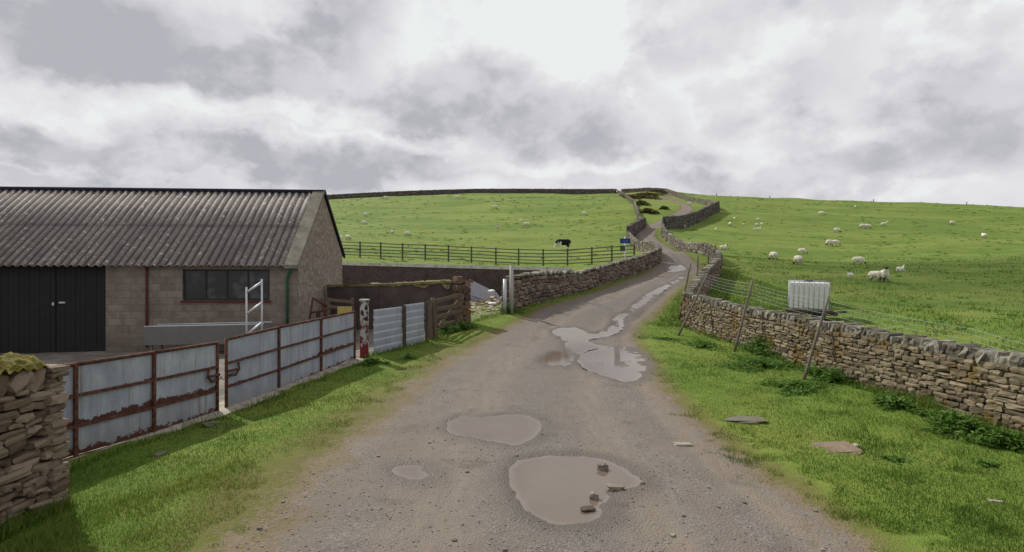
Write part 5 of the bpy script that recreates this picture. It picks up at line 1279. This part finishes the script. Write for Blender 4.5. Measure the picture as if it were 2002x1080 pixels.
blades(120000, (-6.5, 8), (4.2, 22), .05, .12, .004, lambda x, y, r: keep_verge(x, y, r) & (vnoise(x, y, .35, 65) + .5 * vnoise(x, y, 1.4, 66) > .22), 7, 'grass_tufts', 'taller ragged tufts dotted through the verge grass')
blades(260000, (7, 60), (8, 60), .03, .12, .006, field_keep, 4, 'pasture_grass', 'pasture grass in the field behind the right wall')
def tussocks(n, xr, yr, keep, seed, label):
    r = np.random.default_rng(seed); cx = r.uniform(*xr, n); cy = yr[0] * (yr[1] / yr[0]) ** r.uniform(0, 1, n)
    m_ = keep(cx, cy, r); cx, cy = cx[m_], cy[m_]; k = 16; n = len(cx)
    rad = r.uniform(.08, .28, n) * (1 + cy / 120); x = (cx[:, None] + rad[:, None] * r.normal(0, .6, (n, k))).ravel(); y = (cy[:, None] + rad[:, None] * r.normal(0, .6, (n, k))).ravel()
    z = H0(x, y) + 0; zc = np.repeat(H(cx, cy) - H0(cx, cy), k); z = z + zc - .03; h = np.repeat(r.uniform(.04, .11, n) * (1 + cy / 200), k) * r.uniform(.6, 1.2, n * k); w_ = .03 * (1 + y / 50)
    a = r.uniform(0, math.pi, n * k); b = r.uniform(0, 6.28, n * k); V_ = np.empty((n * k, 3, 3))
    V_[:, 0] = np.stack([x - np.cos(a) * w_, y - np.sin(a) * w_, z], 1); V_[:, 1] = np.stack([x + np.cos(a) * w_, y + np.sin(a) * w_, z], 1); V_[:, 2] = np.stack([x + np.cos(b) * h * .5, y + np.sin(b) * h * .5, z + h], 1)
    tn = np.clip(np.repeat(r.uniform(.25, .7, n) + .35 * (r.uniform(0, 1, n) > .85), k) + r.uniform(-.1, .15, n * k), 0, 1)
    o = np_mesh('tussock_grass', V_.reshape(-1, 3), np.arange(n * k * 3).reshape(-1, 3), M_grass, attrs={'tint': np.repeat(tn, 3)}); tag(o, label, 'grass', kind='stuff')
tussocks(5000, (-75, 34), (31.5, 165), lambda x, y, r: (x < line_x(RWL, y) - .6 - (y > 38)) & (y > yW(x) + .4) & (vnoise(x, y, 7, 95) + .5 * vnoise(x, y, 2, 96) > r.uniform(-.35, .4, len(x))), 31, 'rough grass tussocks on the left hill')
tussocks(8000, (7.9, 150), (9, 165), lambda x, y, r: (x > line_x([(8.3, 4), (7.9, 12.5), (7.6, 22.6), (14.8, 38), (22, 75), (24, 84), (46, 113), (44, 160)], y)) & (x < y * .98) & (vnoise(x, y, 8, 97) + .5 * vnoise(x, y, 2, 98) > r.uniform(-.35, .4, len(x))), 32, 'rough grass tussocks in the right field')
def weed_clump(label, px, row, rx, ry, hgt, n, mat=M_nettle, name='nettle_clump', group='weeds at the foot of the right wall', leaf=.045, d=None, cat='plant'):
    v = hit(px, row) if d is None else Vector(P(px, row, d)); r = random.Random(int(px * 7 + row)); VV, FF, TT = [], [], []
    base = hf(v.x, v.y)
    for i in range(n):
        a = r.uniform(0, 6.283); q_ = (math.sqrt(r.random()) if r.random() < .55 else min(1.1, abs(r.gauss(0, .5)))) * (.75 + .35 * math.sin(3 * a + px) + .2 * math.sin(5 * a + row)); x = v.x + rx * q_ * math.cos(a); y = v.y + ry * q_ * math.sin(a)
        top = hgt * max(.25, 1 - .6 * q_ * q_) * (.7 + .6 * (float(vnoise(x, y, .35, 91)) + .5)) * r.uniform(.55, 1.1)
        z = hgt * 0 + base + (hz(x, y) - hz(v.x, v.y)) + top * r.uniform(.15, 1)
        ax = Vector((r.uniform(-1, 1), r.uniform(-1, 1), r.uniform(-.3, .5))).normalized(); sd_ = ax.cross(Vector((r.uniform(-.4, .4), r.uniform(-.4, .4), 1))).normalized()
        l = leaf * r.uniform(.7, 1.6); w_ = l * .42; c = Vector((x, y, z)); b = len(VV)
        VV += [c - ax * l, c + sd_ * w_, c + ax * l - Vector((0, 0, l * .4)), c - sd_ * w_]; FF.append((b, b + 1, b + 2, b + 3)); TT += [min(1, max(0, r.gauss(.5, .22)))] * 4
    o = np_mesh(name, np.array([tuple(q_ - Vector((v.x, v.y, base))) for q_ in VV]), FF, mat, attrs={'tint': TT}); o.location = (v.x, v.y, base)
    tag(o, label, cat, group); return o
WE = [('low nettles at the near corner of the tan wall end', 1375, 680, .7, 1.1, .22, 900), ('tall leafy nettles against the wall between the two leaning posts', 1490, 694, .6, 1.2, .5, 1500), ('broad weed patch in front of the nettles by the wall', 1480, 716, 1.0, 1.2, .17, 1800),
      ('ragged weeds spreading lowest of the large patch, below the leaning post', 1560, 762, .75, .8, .15, 1100), ('nettles at the foot of the nearest leaning post', 1612, 745, .35, 1.0, .36, 1100), ('weeds by the brown mossy stones in the middle of the tan wall', 1745, 800, .3, .6, .24, 700), ('leafy weeds close below the right end of the tan wall', 1870, 842, .5, .7, .26, 1200),
      ('darkest weeds at the right edge beneath the wall', 1960, 876, .4, .4, .28, 900), ('small dock plant alone in the right verge', 1755, 903, .2, .18, .07, 120), ('tiny weed tuft near the right edge of the verge', 1925, 912, .18, .14, .07, 100),
      ('low flat weed spread left of the wall corner', 1300, 666, .9, .4, .07, 350)]
for w_ in WE: weed_clump(*w_)
for w_ in [('weeds at the foot of the stone pier', 905, 646, .5, .4, .35, 700), ('bramble tangle under the barred timber gate', 868, 652, .5, .5, .4, 800), ('weeds at the base of the two pale poles', 995, 612, .5, .4, .35, 600),
           ('dark green weeds at the foot of the red and white post', 730, 712, .35, .4, .2, 400), ('low weeds in the grass below the farther gate', 800, 702, .25, .3, .12, 200)]: weed_clump(*w_, group='weeds along the left boundary')
GO = [('largest brown gorse patch at the top left of the hill road', 1246, 388, 6, 6, .7, 1900), ('gorse patch right of the largest one on the hilltop', 1270, 383, 4, 5, .6, 1000), ('dark gorse beside the climbing tan wall', 1254, 402, 1.8, 4, .8, 700),
      ('low russet bush in the triangle of grass by the lane', 1267, 418, 2.0, 2.2, .8, 1000), ('small dark tuft in the triangle of grass', 1298, 411, 1.0, 1.5, .6, 350), ('gorse on the crest just under the hilltop wall', 1295, 376, 4, 4, .8, 1000)]
for g_ in GO: weed_clump(*g_, mat=M_gorse, name='gorse_bush', group='gorse bushes on the hilltop', leaf=.24)

# ------------------------------------------------------------------ gravel
r = np.random.default_rng(5); n = 5500
yy = 1 / r.uniform(1 / 16, 1 / 4.3, n); xx = r.uniform(-4.5, 5.5, n); rdv = road_sd(xx, yy); dn = vnoise(xx, yy, 1.0, 81)
k = (rdv > -.1) & (pud_sd(xx, yy) < -.02) & (r.uniform(0, 1, n) < .35 + 1.2 * np.clip(dn + .2, 0, 1)); xx, yy = xx[k], yy[k]
zz_ = H(xx, yy); s_ = r.uniform(.003, .009, len(xx)) * (1 + (r.uniform(0, 1, len(xx)) > .97) * 1.3)
Vv, Ff = stones_arrays(np.stack([xx, yy, zz_ + s_ * .3], 1), np.stack([s_ * 1.2, s_, s_ * .7], 1), [rotz(a) for a in r.uniform(0, 6, len(xx))], .25)
M_grv = m_stone('lane_gravel', [(.1, (.105, .093, .082)), (.5, (.165, .145, .125)), (.9, (.30, .27, .235))], mossk=0, lich=.1)
o = np_mesh('gravel', Vv, Ff, M_grv, attrs={'tint': np.repeat(r.uniform(.1, .95, len(xx)), 26)}); tag(o, 'loose gravel scattered over the lane surface', 'gravel', kind='stuff')
